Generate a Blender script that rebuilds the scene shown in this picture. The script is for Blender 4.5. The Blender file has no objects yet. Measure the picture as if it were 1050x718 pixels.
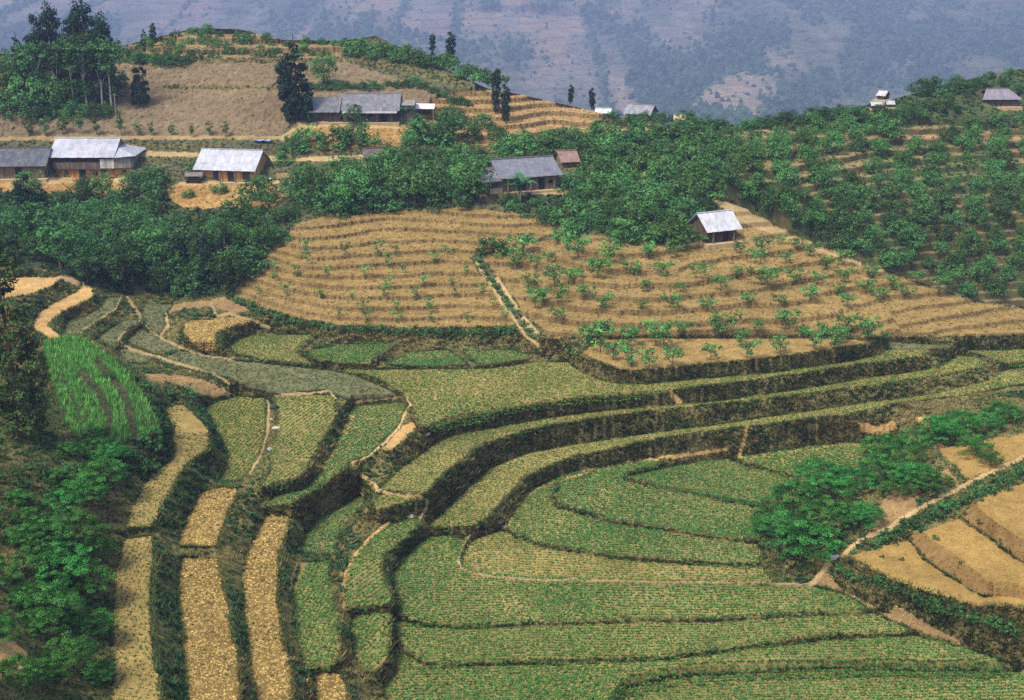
import bpy, bmesh, math, random
import numpy as np
from mathutils import Vector, Matrix

# ------------------------------------------------------------------ camera, world, sun, exposure
R = math.radians
SC = bpy.context.scene
COL = SC.collection
CAM_Z, PITCH, FOC = 60.0, R(17.5), 1440.0          # metres, downward pitch, focal length in photo pixels (1050 wide)

cam_data = bpy.data.cameras.new("camera")
cam_data.sensor_width = 36.0
cam_data.lens = 36.0 * FOC / 1050.0
cam_data.clip_start, cam_data.clip_end = 1.0, 12000.0
cam = bpy.data.objects.new("camera", cam_data)
COL.objects.link(cam)
cam.location = (0, 0, CAM_Z)
cam.rotation_euler = (R(90) - PITCH, 0, 0)
SC.camera = cam

SUN_ELEV, SUN_AZ = R(55), R(-140)                   # azimuth from +Y (away from the camera), negative = to the left
world = bpy.data.worlds.new("World"); SC.world = world; world.use_nodes = True
wn = world.node_tree; wn.nodes.clear()
sky = wn.nodes.new("ShaderNodeTexSky"); sky.sky_type = 'NISHITA'; sky.sun_disc = False
sky.sun_elevation = SUN_ELEV; sky.sun_rotation = SUN_AZ
sky.air_density, sky.dust_density, sky.ozone_density = 1.0, 3.0, 1.0
bg = wn.nodes.new("ShaderNodeBackground"); bg.inputs[1].default_value = 0.13
wo = wn.nodes.new("ShaderNodeOutputWorld")
wn.links.new(sky.outputs[0], bg.inputs[0]); wn.links.new(bg.outputs[0], wo.inputs[0])

sun_data = bpy.data.lights.new("sun", 'SUN'); sun_data.energy = 2.1; sun_data.angle = R(14)
sun_data.color = (1.0, 0.93, 0.80)
sun = bpy.data.objects.new("sun", sun_data); COL.objects.link(sun)
sd = Vector((math.sin(SUN_AZ) * math.cos(SUN_ELEV), math.cos(SUN_AZ) * math.cos(SUN_ELEV), math.sin(SUN_ELEV)))
sun.rotation_euler = sd.to_track_quat('Z', 'Y').to_euler()
sun.location = (0, 100, 150)

SC.view_settings.view_transform = 'Standard'; SC.view_settings.look = 'None'
SC.view_settings.exposure = 0.98; SC.view_settings.gamma = 1.0
SC.view_settings.use_curve_mapping = False
SC.render.engine = 'CYCLES'
cy = SC.cycles
cy.max_bounces, cy.diffuse_bounces, cy.glossy_bounces = 4, 2, 1
cy.transmission_bounces, cy.transparent_max_bounces, cy.volume_bounces = 2, 4, 0
cy.use_denoising = False
cy.caustics_reflective = cy.caustics_refractive = False

rng = np.random.default_rng(7)
rnd = random.Random(11)

def ray_slope(v):                                   # metres of drop per metre forward, for a photo row
    yc = -(np.asarray(v, float) - 359.0) / FOC
    return (math.sin(PITCH) - yc * math.cos(PITCH)) / (math.cos(PITCH) + yc * math.sin(PITCH))
def unproject(u, v, z):                             # the point at height z that photo pixel (u, v) looks at
    yc = -(np.asarray(v, float) - 359.0) / FOC
    dy = math.cos(PITCH) + yc * math.sin(PITCH); dz = -math.sin(PITCH) + yc * math.cos(PITCH)
    t = (z - CAM_Z) / dz
    return (np.asarray(u, float) - 525.0) / FOC * t, dy * t
def project(x, y, z):
    dy, dz = y, z - CAM_Z
    f = dy * math.cos(PITCH) - dz * math.sin(PITCH); up = dy * math.sin(PITCH) + dz * math.cos(PITCH)
    return 525 + FOC * x / f, 359 - FOC * up / f

def tag(o, label=None, cat=None, group=None, kind=None):
    for k, val in (("label", label), ("category", cat), ("group", group), ("kind", kind)):
        if val: o[k] = val
    return o
# ------------------------------------------------------------------ field outlines traced on the photo (u, v), first guess of height
# class: g green rows, G greener, y yellow stubble clods, e grey fallow, d bare dirt
FIELDS = [
 ("low", "rice_field", "G", 2.2, [(408,665),(420,676),(435,684),(470,685),(520,683),(682,678),(790,664),(850,657),(934,654),(996,670),(1037,684),(1090,684),(845,682),(780,686),(700,690),(640,702),(600,760),(400,760),(398,722),(396,706),(410,690),(408,676)]),
 ("tail", "rice_field", "G", 1.6, [(640,708),(700,694),(780,691),(845,688),(1037,690),(1090,690),(1090,760),(610,760)]),
 ("fprime", "rice_field", "G", 2.7, [(364,634),(397,632),(397,650),(395,664),(393,676),(384,687),(372,687),(366,672)]),
 ("mid", "rice_field", "G", 2.6, [(404,638),(430,645),(460,646),(520,645),(638,640),(735,639),(790,636),(852,632),(890,630),(930,647),(850,650),(790,657),(682,671),(520,676),(470,678),(437,677),(424,669),(412,657)]),
 ("main", "rice_field", "G", 3.0, [(413,580),(423,566),(439,554),(458,552),(475,556),(468,573),(472,584),(520,596),(635,600),(790,602),(830,604),(865,612),(886,624),(852,626),(790,629),(735,632),(638,633),(520,638),(460,639),(437,636),(422,634),(409,622),(406,600),(407,586)]),
 ("gee", "rice_field", "g", 3.5, [(475,580),(478,566),(486,557),(513,547),(520,550),(556,563),(628,574),(682,579),(779,583),(790,595),(635,593),(520,590),(482,584)]),
 ("aitch", "rice_field", "G", 4.1, [(520,541),(529,526),(542,507),(558,499),(590,488),(600,485),(585,489),(570,493),(561,510),(570,523),(628,538),(700,549),(753,557),(776,560),(776,576),(682,572),(628,567),(556,556),(530,547)]),
 ("eye", "rice_field", "G", 4.4, [(578,497),(606,486),(655,476),(680,473),(640,482),(636,488),(640,493),(682,504),(735,515),(779,523),(776,551),(753,550),(700,542),(628,531),(580,518),(568,508)]),
 ("jay", "rice_field", "G", 4.6, [(648,490),(700,480),(740,474),(757,477),(790,486),(806,490),(786,512),(779,516),(735,508),(682,497)]),
 ("kay", "rice_field", "G", 4.9, [(762,471),(818,463),(867,457),(896,459),(918,457),(905,470),(860,476),(820,486),(808,483),(785,478)]),
 ("et", "rice_field", "G", 4.5, [(354,621),(354,607),(356,588),(362,574),(378,556),(397,540),(422,531),(431,534),(424,545),(404,561),(393,568),(390,584),(394,597),(404,612),(403,619),(361,624)]),
 ("dtop", "rice_field", "G", 6.6, [(308,567),(313,549),(327,532),(346,522),(368,508),(374,510),(374,518),(356,535),(347,553),(341,566),(336,569)]),
 ("dlow", "rice_field", "G", 6.0, [(308,577),(337,576),(338,603),(345,627),(349,661),(346,679),(341,684),(314,686),(309,672),(302,632),(300,604)]),
 ("dend", "stubble_field", "y", 5.3, [(324,691),(350,690),(356,706),(362,760),(322,760)]),
 ("cee", "stubble_field", "y", 7.5, [(272,530),(297,530),(295,543),(287,565),(284,588),(285,619),(290,661),(298,690),(299,704),(302,760),(264,760),(262,704),(256,680),(253,650),(250,611),(249,588),(254,566),(262,549)]),
 ("btop", "stubble_field", "y", 9.5, [(209,505),(225,500),(241,502),(242,510),(232,530),(227,549),(219,561),(184,561),(186,547),(194,528),(203,512)]),
 ("blow", "stubble_field", "y", 9.0, [(186,573),(222,572),(225,588),(230,608),(235,637),(237,650),(243,680),(245,704),(248,760),(192,760),(190,704),(188,680),(186,650),(183,617),(183,588)]),
 ("atop", "stubble_field", "s", 11.6, [(167,419),(188,415),(203,429),(212,440),(214,456),(209,464),(190,477),(184,485),(174,505),(164,520),(158,535),(152,542),(129,541),(132,531),(139,512),(147,497),(164,481),(178,471),(176,438)]),
 ("alow", "stubble_field", "s", 11.1, [(129,553),(156,549),(158,568),(156,598),(156,627),(156,650),(163,704),(168,760),(108,760),(114,704),(115,640),(118,597),(125,557)]),
 ("em", "rice_field", "g", 10.0, [(209,418),(225,412),(244,407),(273,409),(273,429),(271,446),(268,462),(256,483),(244,493),(225,494),(232,479),(234,464),(227,450),(217,431)]),
 ("en", "rice_field", "g", 9.3, [(280,408),(318,406),(340,405),(344,411),(343,425),(338,439),(328,454),(318,470),(312,484),(299,493),(276,499),(267,498),(276,484),(283,448),(285,430)]),
 ("pea", "rice_field", "G", 8.4, [(361,417),(415,413),(416,421),(408,436),(396,449),(377,467),(359,473),(346,487),(324,501),(299,517),(272,519),(281,509),(311,503),(332,478),(346,454),(357,429)]),
 ("cue", "fallow_field", "e", 10.2, [(160,372),(184,360),(217,365),(240,370),(298,376),(337,380),(365,386),(388,395),(408,406),(357,410),(333,400),(281,404),(255,398),(236,388),(205,380)]),
 ("are", "fallow_field", "e", 10.9, [(130,349),(144,337),(164,347),(186,358),(165,364),(140,355)]),
 ("band", "fallow_field", "e", 10.7, [(118,360),(127,358),(160,364),(150,374),(130,372)]),
 ("why", "stubble_field", "d", 14.0, [(35,336),(39,322),(58,311),(78,301),(84,294),(93,295),(95,303),(84,309),(64,319),(51,328),(47,334),(62,346),(51,348)]),
 ("bench", "stubble_field", "d", 15.6, [(37,285),(60,286),(56,291),(39,298),(20,303),(-40,308),(-40,288)]),
 ("sone", "fallow_field", "e", 12.7, [(65,345),(69,329),(88,325),(101,316),(109,306),(124,305),(118,317),(101,327),(84,338),(79,345)]),
 ("stwo", "fallow_field", "e", 11.7, [(98,348),(117,334),(134,327),(143,330),(127,340),(121,348),(124,356),(109,354)]),
 ("sthree", "fallow_field", "e", 11.4, [(149,313),(178,313),(168,322),(167,334),(160,342),(150,334),(146,322)]),
 ("sfour", "stubble_field", "y", 11.2, [(186,341),(194,329),(217,328),(232,325),(254,326),(256,330),(232,336),(221,342),(221,350),(223,360),(209,360),(198,352)]),
 ("five", "rice_field", "g", 10.6, [(240,350),(259,345),(289,343),(318,344),(325,348),(306,356),(305,362),(321,370),(335,375),(298,372),(269,369),(240,363),(236,356)]),
 ("six", "rice_field", "G", 10.6, [(318,360),(347,354),(402,353),(384,367),(380,374),(357,374),(333,370),(318,365)]),
 ("seven", "rice_field", "G", 10.6, [(394,374),(406,369),(419,362),(458,359),(466,363),(481,374),(439,376)]),
 ("eight", "rice_field", "G", 10.6, [(474,361),(525,359),(544,365),(540,368),(517,372),(491,375)]),
 ("plain", "rice_field", "g", 10.3, [(350,380),(400,379),(497,378),(552,371),(583,372),(595,382),(609,388),(638,395),(668,394),(716,389),(779,384),(818,379),(877,370),(904,364),(908,360),(955,359),(945,366),(877,374),(822,383),(760,391),(697,399),(685,401),(638,406),(595,409),(556,414),(517,421),(478,429),(443,437),(430,438),(426,427),(420,416),(415,404),(404,398),(390,391),(376,385)]),
 ("patch", "bare_patch", "d", 9.6, [(393,461),(404,448),(413,438),(424,433),(427,438),(414,450),(401,461)]),
 ("tone", "rice_field", "g", 8.1, [(449,453),(464,447),(497,441),(556,430),(599,424),(634,420),(705,415),(760,409),(838,397),(896,387),(959,379),(974,371),(981,364),(1004,368),(1010,372),(1007,376),(985,381),(957,386),(899,394),(838,402),(760,412),(705,417),(677,420),(595,431),(556,437),(527,445),(497,455),(478,466),(458,483),(443,498),(437,507),(400,503),(387,503),(396,495),(422,472)]),
 ("tnub", "rice_field", "g", 7.7, [(383,513),(390,507),(425,509),(430,512),(415,516),(395,521),(385,522)]),
 ("ttwo", "rice_field", "g", 6.2, [(501,481),(521,473),(544,464),(599,455),(658,446),(736,436),(779,429),(857,418),(959,404),(996,395),(1020,388),(1025,382),(1036,379),(1090,369),(1090,388),(1036,396),(992,405),(957,409),(914,415),(879,423),(838,428),(818,431),(768,438),(716,443),(658,453),(619,462),(595,466),(570,474),(544,486),(534,490),(525,503),(513,517),(503,529),(488,539),(443,541),(441,537),(458,522),(474,506),(486,495)]),
 ("ktwo", "rice_field", "g", 9.0, [(989,360),(1036,359),(1090,357),(1090,366),(1036,374),(1022,370),(1008,365)]),
 ("gwedge", "fallow_field", "e", 10.3, [(910,351),(957,354),(985,356),(957,358),(912,358)]),
 ("orch", "orchard_ground", "o", 12.3, [(596,363),(615,373),(636,380),(664,380),(716,375),(779,369),(818,364),(887,354),(898,349),(860,347),(760,347),(680,346),(610,348)]),
 ("uone", "plowed_field", "p", 5.8, [(871,569),(925,555),(933,553),(940,564),(949,574),(965,585),(982,595),(1005,612),(1018,611),(1037,612),(1090,624),(1090,640),(1036,621),(998,622),(978,614),(937,603),(896,585)]),
 ("utwo", "plowed_field", "p", 7.0, [(946,545),(966,538),(984,532),(1005,547),(1038,570),(1090,604),(1090,614),(1037,604),(1020,602),(1005,589),(974,564),(955,554)]),
 ("uthree", "plowed_field", "p", 8.6, [(1004,506),(1036,500),(1090,480),(1090,578),(1040,548),(1022,536),(1002,519)]),
 ("knoll", "maize_plot", "v", 14.4, [(45,352),(66,347),(88,350),(120,373),(145,406),(161,432),(162,444),(140,451),(112,459),(90,459),(70,440),(60,410),(48,376)]),
]
# loose ground heights (u, v, z): lower knolls and left slope, held in the banks between the fields
LOOSE = [(30,430,16.6),(-30,430,18.0),(40,480,16.2),(-30,480,18.5),(75,480,14.8),(70,520,13.6),(60,580,13.4),(95,640,11.8),(60,700,12.6),(20,690,15.0),(-30,690,18.5),(-30,580,18.0),(20,580,16.0),(-30,750,18.5),(40,750,13.5),(35,380,15.8),(-30,360,17.5),(20,335,15.6),
 (815,560,4.6),(840,530,6.4),(830,500,6.2),(860,490,6.3),(880,520,7.0),(905,500,7.6),(925,480,7.6),(900,535,6.4),(940,490,8.0),(960,470,8.4),(985,480,8.6),(1010,460,8.8),(1036,450,9.2),(1080,440,9.5),(1036,480,8.8),(960,440,8.0),(850,560,5.0),(800,580,3.4)]
# hillside above the fields (u, v, z)
HILL_PTS = [(-40,270,17),(60,280,15.9),(130,303,12.1),(235,303,12.4),(300,326,12.4),(400,336,12.5),(527,335,12.5),(560,348,12.3),(700,345,12.6),(800,347,12.6),(905,348,11.8),(1037,345,11.0),(1090,344,10.8),
 (1037,312,12.3),(950,292,14),(900,275,15.2),(830,248,17.2),(765,215,19.6),(1090,325,11.6),
 (300,232,18.4),(480,213,19.6),(577,236,18.2),(400,280,15.6),(600,300,15.3),(700,300,15.5),(600,245,18.3),(720,250,17.8),(820,300,14.8),
 (90,183,20),(240,186,20),(100,240,16.6),(200,250,15.8),(300,190,20.3),(400,190,20.6),(545,195,21),(640,200,20.6),
 (200,160,23),(400,165,22.8),(550,160,23.5),(640,165,22.5),(90,150,24.3),(90,140,25.2),(250,138,25.5),(200,93,30),(200,62,34),(200,30,37.3),(330,40,36.2),(60,60,34.2),(60,110,28.6),
 (360,126,26.6),(450,125,26.4),(430,90,30.3),(500,90,30.3),(385,40,36),(440,65,33.2),(530,97,29.3),(560,130,25.6),(620,118,27),(690,126,26),(670,135,25),(640,150,23.9),
 (-40,183,20.5),(-40,60,35),(-40,120,28),(700,150,24),(700,190,21.3),(735,205,20.4),(60,30,37)]
RIGHT_PTS = [(640,150,23.9),(640,200,20.6),(700,150,24),(700,190,21.3),(735,205,20.2),(760,150,23.5),(800,200,19.3),(830,245,12.6),(900,272,8.5),(1037,308,2.5),(1090,318,1),(900,200,17.5),(1037,250,10),(1037,200,16.5),(900,140,23.6),(1037,140,22.5),(900,108,27.2),(960,92,28.8),(1037,74,30.5),(1090,62,31.8),(860,113,26.7),(800,125,25.2),(740,128,25.2),(690,126,26),(765,225,16.0),(735,250,13)]
HILL_EDGE = [(-400,270),(-40,272),(60,280),(100,296),(130,304),(236,304),(262,314),(300,325),(345,333),(430,336),(527,335),(545,346),(575,348),(600,345),(680,343),(760,344),(860,344),(905,346),(1090,343),(1450,340)]
SKYLINE = [(-400,66),(-60,60),(60,52),(130,46),(200,29),(245,30),(290,41),(350,42),(385,37),(440,63),(500,91),(520,94),(600,112),(670,130),(700,128),(720,150),(736,204),(765,214),(800,232),(830,247),(900,274),(950,292),(1000,308),(1037,312),(1090,322),(1450,360)]
RIGHT_SKY = [(640,140),(690,127),(740,129),(780,127),(800,124),(860,113),(900,106),(960,90),(1000,80),(1037,73),(1090,62),(1450,10)]
O1 = [(305,229),(330,222),(480,212),(540,221),(577,236),(545,246),(490,261),(482,265),(500,290),(525,325),(528,335),(430,337),(340,334),(290,323),(245,309),(236,304),(250,285)]
O2 = [(492,264),(530,250),(600,241),(700,250),(735,232),(765,216),(830,250),(900,276),(950,294),(1000,310),(1037,314),(1090,324),(1090,344),(905,350),(600,352),(560,345),(535,318),(512,285)]
BUNDS = [  # (points, half width px, height m, class)
 ([(400,634),(403,650),(410,662),(422,673),(436,681),(470,681.5),(520,679.5),(600,677),(682,674.5),(735,668),(790,660.5),(850,653.5),(934,650)],1.6,.22,"k"),
 ([(408,630),(422,637),(437,640.5),(460,642.5),(520,641.5),(638,636.5),(735,635.5),(790,632.5),(852,629),(890,627)],1.5,.2,"k"),
 ([(486,545),(477,556),(470,573),(474,583),(490,588),(520,593),(635,596.5),(790,598.5),(835,600)],1.5,.2,"t"),
 ([(517,543),(530,549),(556,559.5),(628,570.5),(682,575.5),(779,579.5)],1.8,.22,"k"),
 ([(604,485),(585,490),(573,495),(565,510),(573,520),(628,534.5),(700,545.5),(753,553.5),(776,555)],1.8,.25,"k"),
 ([(640,490.5),(682,500.5),(735,511.5),(780,519.5)],1.8,.22,"k"),
 ([(755,474),(785,481),(808,486.5)],1.6,.2,"k"),
 ([(640,705),(690,693),(780,688.5),(845,685),(1037,687),(1090,687)],1.7,.2,"k"),
 ([(352,688),(368,690),(388,703),(395,720)],2.2,.2,"k"),
 ([(130,305),(143,322),(145,332),(127,342),(122,349),(125,354),(145,362),(188,374),(220,384),(236,394)],1.5,.15,"t"),
 ([(125,304),(118,318),(100,328),(84,339),(80,346)],1.0,.12,"t"),
 ([(149,335),(162,345),(188,358),(215,366),(240,368)],1.0,.12,"t"),
 ([(170,322),(172,334),(165,343)],1.6,.15,"t"),
 ([(216,311),(222,324),(235,322),(256,328),(276,336)],1.6,.15,"t"),
 ([(415,405),(421,416),(414,428),(408,440),(396,453),(377,469),(362,475)],1.3,.2,"w"),
 ([(361,413),(388,410),(415,406)],1.2,.15,"t"),
 ([(275,408),(276,425),(274,445),(268,465),(256,486)],1.2,.15,"t"),
 ([(281,406),(318,403.5),(338,402),(344,408)],1.2,.15,"w"),
 ([(322,346),(308,356),(307,363),(323,371),(340,375)],2.0,.3,"k"),
 ([(404,354),(386,367),(383,375)],2.2,.3,"e"),
 ([(460,358),(474,366),(486,376)],2.0,.25,"e"),
 ([(340,376.5),(400,377),(440,377.5),(497,376.5),(552,369.5),(585,369)],1.2,.15,"k"),
 ([(360,474),(368,485),(384,497),(387,504)],2.0,.0,"w"),
 ([(387,504),(410,507),(430,508),(438,515),(437,524),(431,531)],2.0,.1,"w"),
 ([(298,605),(300,590),(306,578)],1.3,.1,"t"),
 ([(353,622),(352,606),(354,590),(362,572),(378,553),(398,537)],1.8,.05,"d"),
 ([(688,401),(690,407),(697,413)],2.5,.0,"d"),
 ([(766,440),(762,452),(758,468)],2.5,.0,"d"),
 ([(832,600),(850,578),(867,567),(882,554),(911,542),(937,525),(972,507),(998,493),(1037,475),(1090,450)],2.6,.0,"w"),
 ([(487,266),(500,288),(520,318),(540,345),(552,355)],1.6,.1,"w"),
 ([(510,286),(530,318),(552,345)],2.2,.0,"w"),
 ([(518,541),(528,525),(541,506),(557,498),(600,484),(655,473),(700,467),(745,461)],1.8,.0,"d"),
 ([(760,471),(818,462),(867,456),(900,458)],1.6,.0,"d"),
 ([(360,428),(346,458),(332,480)],2.6,.0,"d"),
 ([(60,284),(75,288),(84,292)],2.5,.0,"w"),
 ([(938,560),(948,574),(965,586),(982,596),(1006,611),(1018,610)],1.1,-.06,"k"),  # dark grassy line, paints in the shade at the bank foot
 ([(985,531),(1006,546),(1038,569),(1090,602)],1.3,-.06,"k"),  # same painted foot shade under the upper plot's bank
]
SKIRTS = [  # hill paths and yard edges, ground class only: (points, half width px, class)
 ([(-40,143),(130,141),(230,141),(300,142)],2.0,"t"),
 ([(125,158),(170,158),(215,160),(290,163),(340,163),(372,161)],2.6,"w"),
 ([(120,150),(170,149),(225,151)],2.2,"k"),
 ([(45,185),(105,186),(135,184)],2.4,"w"),
 ([(185,188),(230,187),(285,187)],2.0,"w"),
 ([(300,130),(340,127),(372,128),(410,130)],2.6,"w"),
 ([(290,140),(302,133),(318,128)],1.6,"w"),
 ([(495,199),(540,197),(580,197)],2.6,"w"),
 ([(700,250),(740,250),(775,246)],1.8,"w"),
 ([(170,90),(230,90),(290,91)],1.8,"k"),
 ([(190,63),(250,62),(300,63),(352,61)],2.4,"k"),
 ([(354,62),(400,68),(450,80),(500,96)],2.0,"k"),
 ([(285,90),(330,92),(380,88),(420,86),(445,95),(480,108)],2.0,"k"),
 ([(290,162),(350,153),(420,153),(500,152)],3.0,"k"),
 ([(735,206),(765,217),(830,250),(870,264),(905,278)],2.4,"t"),
 ([(600,133),(640,132),(670,132)],2.0,"t"),
]
AREAS = [  # hillside ground covers, later over earlier
 ("f", [(-60,182),(130,186),(185,205),(300,214),(300,232),(250,285),(236,306),(130,308),(90,298),(62,282),(-60,272)]),
 ("b", [(100,66),(190,64),(290,65),(352,62),(420,85),(450,98),(480,110),(430,118),(300,118),(290,140),(95,140),(-60,140),(-60,112),(60,110)]),
 ("c", [(130,48),(200,28),(245,29),(290,40),(350,42),(350,60),(290,62),(190,62),(130,64)]),
 ("a", [(350,42),(388,36),(440,62),(500,90),(500,98),(440,80),(360,60)]),
 ("z", [(450,98),(500,90),(520,92),(600,111),(672,131),(640,140),(560,146),(500,150),(450,140),(430,120)]),
 ("y2", [(170,188),(280,188),(300,196),(280,212),(190,215),(175,205)]),
 ("y2", [(-60,182),(140,182),(150,190),(120,200),(-60,196)]),
 ("y2", [(300,126),(415,127),(430,150),(330,152),(296,146)]),
 ("f", [(300,182),(480,172),(490,205),(460,214),(330,222),(300,215)]),
 ("f", [(500,200),(600,200),(640,180),(560,150),(500,165),(560,140),(640,138),(740,128),(740,235),(690,246),(590,238),(540,220)]),
 ("o", O1), ("o2", O2),
 ("t", [(728,204),(765,213),(830,246),(905,274),(880,272),(820,252),(760,228)]),
]
SPOTS = [
 ("k", [(384,686),(394,676),(404,676),(410,690),(398,706),(372,694)]),
 ("pb", [(935,550),(990,528),(1004,506),(1036,500),(1090,480),(1090,640),(1036,612),(1015,612),(972,594),(943,570)]),  # bare or coloured ground among the lower banks; pb paints in bank-face shade
 ("q", [(880,548),(905,515),(928,492),(942,500),(938,522),(908,542)]), ("w", [(850,530),(874,528),(872,540),(856,540)]), ("q", [(838,520),(850,505),(856,520),(846,545)]), ("q", [(955,492),(972,480),(985,497),(965,510)]),
 ("p", [(962,462),(985,455),(1036,448),(1090,436),(1090,452),(1036,472),(992,492),(980,478)]), ("d", [(877,432),(900,437),(916,431),(922,440),(905,447),(884,443)]), ("d", [(938,428),(957,427),(954,437),(944,436)]),
 ("m", [(13,470),(40,460),(70,462),(80,475),(60,490),(40,520),(20,560),(-60,600),(-60,480)]), ("m", [(-60,590),(13,600),(60,630),(70,720),(-60,780)]), ("d", [(-60,655),(10,655),(26,668),(30,684),(22,694),(-60,700)]), ("m", [(112,500),(132,492),(140,512),(124,550),(116,592),(106,600),(104,560)]),
 ("q", [(148,384),(170,384),(212,390),(233,400),(236,406),(214,407),(204,404),(180,394),(152,390)]), ("m", [(20,385),(50,380),(62,410),(64,440),(30,450),(-20,440),(-20,390)]), ("q", [(900,632),(960,652),(1000,666),(960,645),(920,622)]), ("q", [(836,592),(850,588),(862,604),(900,624),(890,630),(860,616),(835,604)]),
 ("m", [(775,575),(800,582),(820,596),(790,598)]), ("q", [(172,322),(178,312),(230,305),(256,318),(240,322),(215,314),(185,318)]),
]
# ------------------------------------------------------------------ small numpy tools
def srgb(r, g, b):
    return tuple(((c / 255) / 12.92 if c / 255 <= .04045 else ((c / 255 + .055) / 1.055) ** 2.4) for c in (r, g, b))
def vnoise(x, y, cell, seed=0):                     # smooth value noise in [0, 1] on world metres
    x = np.asarray(x) / cell; y = np.asarray(y) / cell
    xi = np.floor(x).astype(np.int64); yi = np.floor(y).astype(np.int64)
    fx = x - xi; fy = y - yi; fx = fx * fx * (3 - 2 * fx); fy = fy * fy * (3 - 2 * fy)
    def h(a, b):
        n = (a * 374761393 + b * 668265263 + seed * 1442695041) & 0xffffffff
        n = ((n ^ (n >> 13)) * 1274126177) & 0xffffffff
        return ((n ^ (n >> 16)) & 0xffff) / 65535.0
    a = h(xi, yi) * (1 - fx) + h(xi + 1, yi) * fx
    b = h(xi, yi + 1) * (1 - fx) + h(xi + 1, yi + 1) * fx
    return a * (1 - fy) + b * fy
def fbm(x, y, cell, seed=0, n=4):
    s = 0; a = .5
    for k in range(n):
        s = s + a * vnoise(x, y, cell / 2 ** k, seed + 17 * k); a *= .5
    return s / (1 - .5 ** n)
def in_poly(pts, U, V):
    inside = np.zeros(U.shape, bool)
    n = len(pts)
    for i in range(n):
        x0, y0 = pts[i]; x1, y1 = pts[(i + 1) % n]
        if y0 == y1: continue
        c = ((y0 > V) != (y1 > V)) & (U < (x1 - x0) * (V - y0) / (y1 - y0) + x0)
        inside ^= c
    return inside
def tps(pts, U, V):                                 # thin plate spline through (u, v, value)
    P = np.array(pts, float); c = P[:, :2] / 300.0
    def k(d2): return np.where(d2 > 1e-12, d2 * np.log(np.maximum(d2, 1e-12)), 0.0)
    n = len(P); d2 = ((c[:, None] - c[None]) ** 2).sum(2)
    A = np.zeros((n + 3, n + 3)); A[:n, :n] = k(d2) + np.eye(n) * 2e-4
    A[:n, n] = 1; A[:n, n + 1:] = c; A[n, :n] = 1; A[n + 1:, :n] = c.T
    w = np.linalg.solve(A, np.concatenate([P[:, 2], [0, 0, 0]]))
    out = w[n] + w[n + 1] * U / 300 + w[n + 2] * V / 300
    for i in range(n):
        out = out + w[i] * k((U / 300 - c[i, 0]) ** 2 + (V / 300 - c[i, 1]) ** 2)
    return out
def seg_dist(pts, U, V):
    d = np.full(U.shape, 1e9)
    for (x0, y0), (x1, y1) in zip(pts[:-1], pts[1:]):
        dx, dy = x1 - x0, y1 - y0
        t = np.clip(((U - x0) * dx + (V - y0) * dy) / (dx * dx + dy * dy + 1e-9), 0, 1)
        d = np.minimum(d, np.hypot(U - x0 - t * dx, V - y0 - t * dy))
    return d
def polyline(pts, u): 
    p = np.array(pts, float); return np.interp(u, p[:, 0], p[:, 1])
def steps(z, h, r, phase=0.0):                      # terrace a slope: treads and risers of height h
    t = z / h + phase; k = np.floor(t); f = t - k
    s = np.clip((f - (1 - r)) / r, 0, 1)
    return (k + s * s * (3 - 2 * s) - phase) * h
def mesh_obj(name, verts, faces, cols=None, mat=None, parent=None, smooth=False, loc=None):
    me = bpy.data.meshes.new(name)
    verts = np.asarray(verts, np.float32); faces = np.asarray(faces, np.int32)
    k = faces.shape[1]
    me.vertices.add(len(verts)); me.vertices.foreach_set("co", verts.ravel())
    me.loops.add(faces.size); me.loops.foreach_set("vertex_index", faces.ravel())
    me.polygons.add(len(faces))
    me.polygons.foreach_set("loop_start", np.arange(0, faces.size, k, dtype=np.int32))
    me.polygons.foreach_set("use_smooth", np.full(len(faces), smooth))
    me.update(calc_edges=True)
    if cols is not None:
        cols = np.asarray(cols, np.float32)
        if cols.shape[1] == 3: cols = np.concatenate([cols, np.ones((len(cols), 1), np.float32)], 1)
        a = me.color_attributes.new("col", 'FLOAT_COLOR', 'POINT')
        a.data.foreach_set("color", cols.ravel())
    if mat: me.materials.append(mat)
    o = bpy.data.objects.new(name, me); COL.objects.link(o)
    if parent: o.parent = parent
    if loc is not None: o.location = loc
    return o

# ------------------------------------------------------------------ materials
def new_mat(name):
    m = bpy.data.materials.new(name); m.use_nodes = True
    nt = m.node_tree; nt.nodes.clear()
    out = nt.nodes.new("ShaderNodeOutputMaterial")
    return m, nt, out
def N(nt, t, **kw):
    n = nt.nodes.new(t)
    for k, v in kw.items(): setattr(n, k, v)
    return n
def noise_node(nt, scale, detail=4, rough=.6, vec=None):
    n = N(nt, "ShaderNodeTexNoise"); n.inputs["Scale"].default_value = scale
    n.inputs["Detail"].default_value = detail; n.inputs["Roughness"].default_value = rough
    if vec is not None: nt.links.new(vec, n.inputs["Vector"])
    return n
def remap(nt, sock, a, b, c, d):
    n = N(nt, "ShaderNodeMapRange"); nt.links.new(sock, n.inputs[0])
    for i, v in enumerate((a, b, c, d)): n.inputs[1 + i].default_value = v
    return n.outputs[0]
def mul_col(nt, colsock, facsock):
    n = N(nt, "ShaderNodeVectorMath", operation='SCALE')
    nt.links.new(colsock, n.inputs[0]); nt.links.new(facsock, n.inputs["Scale"])
    return n.outputs[0]
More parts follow.
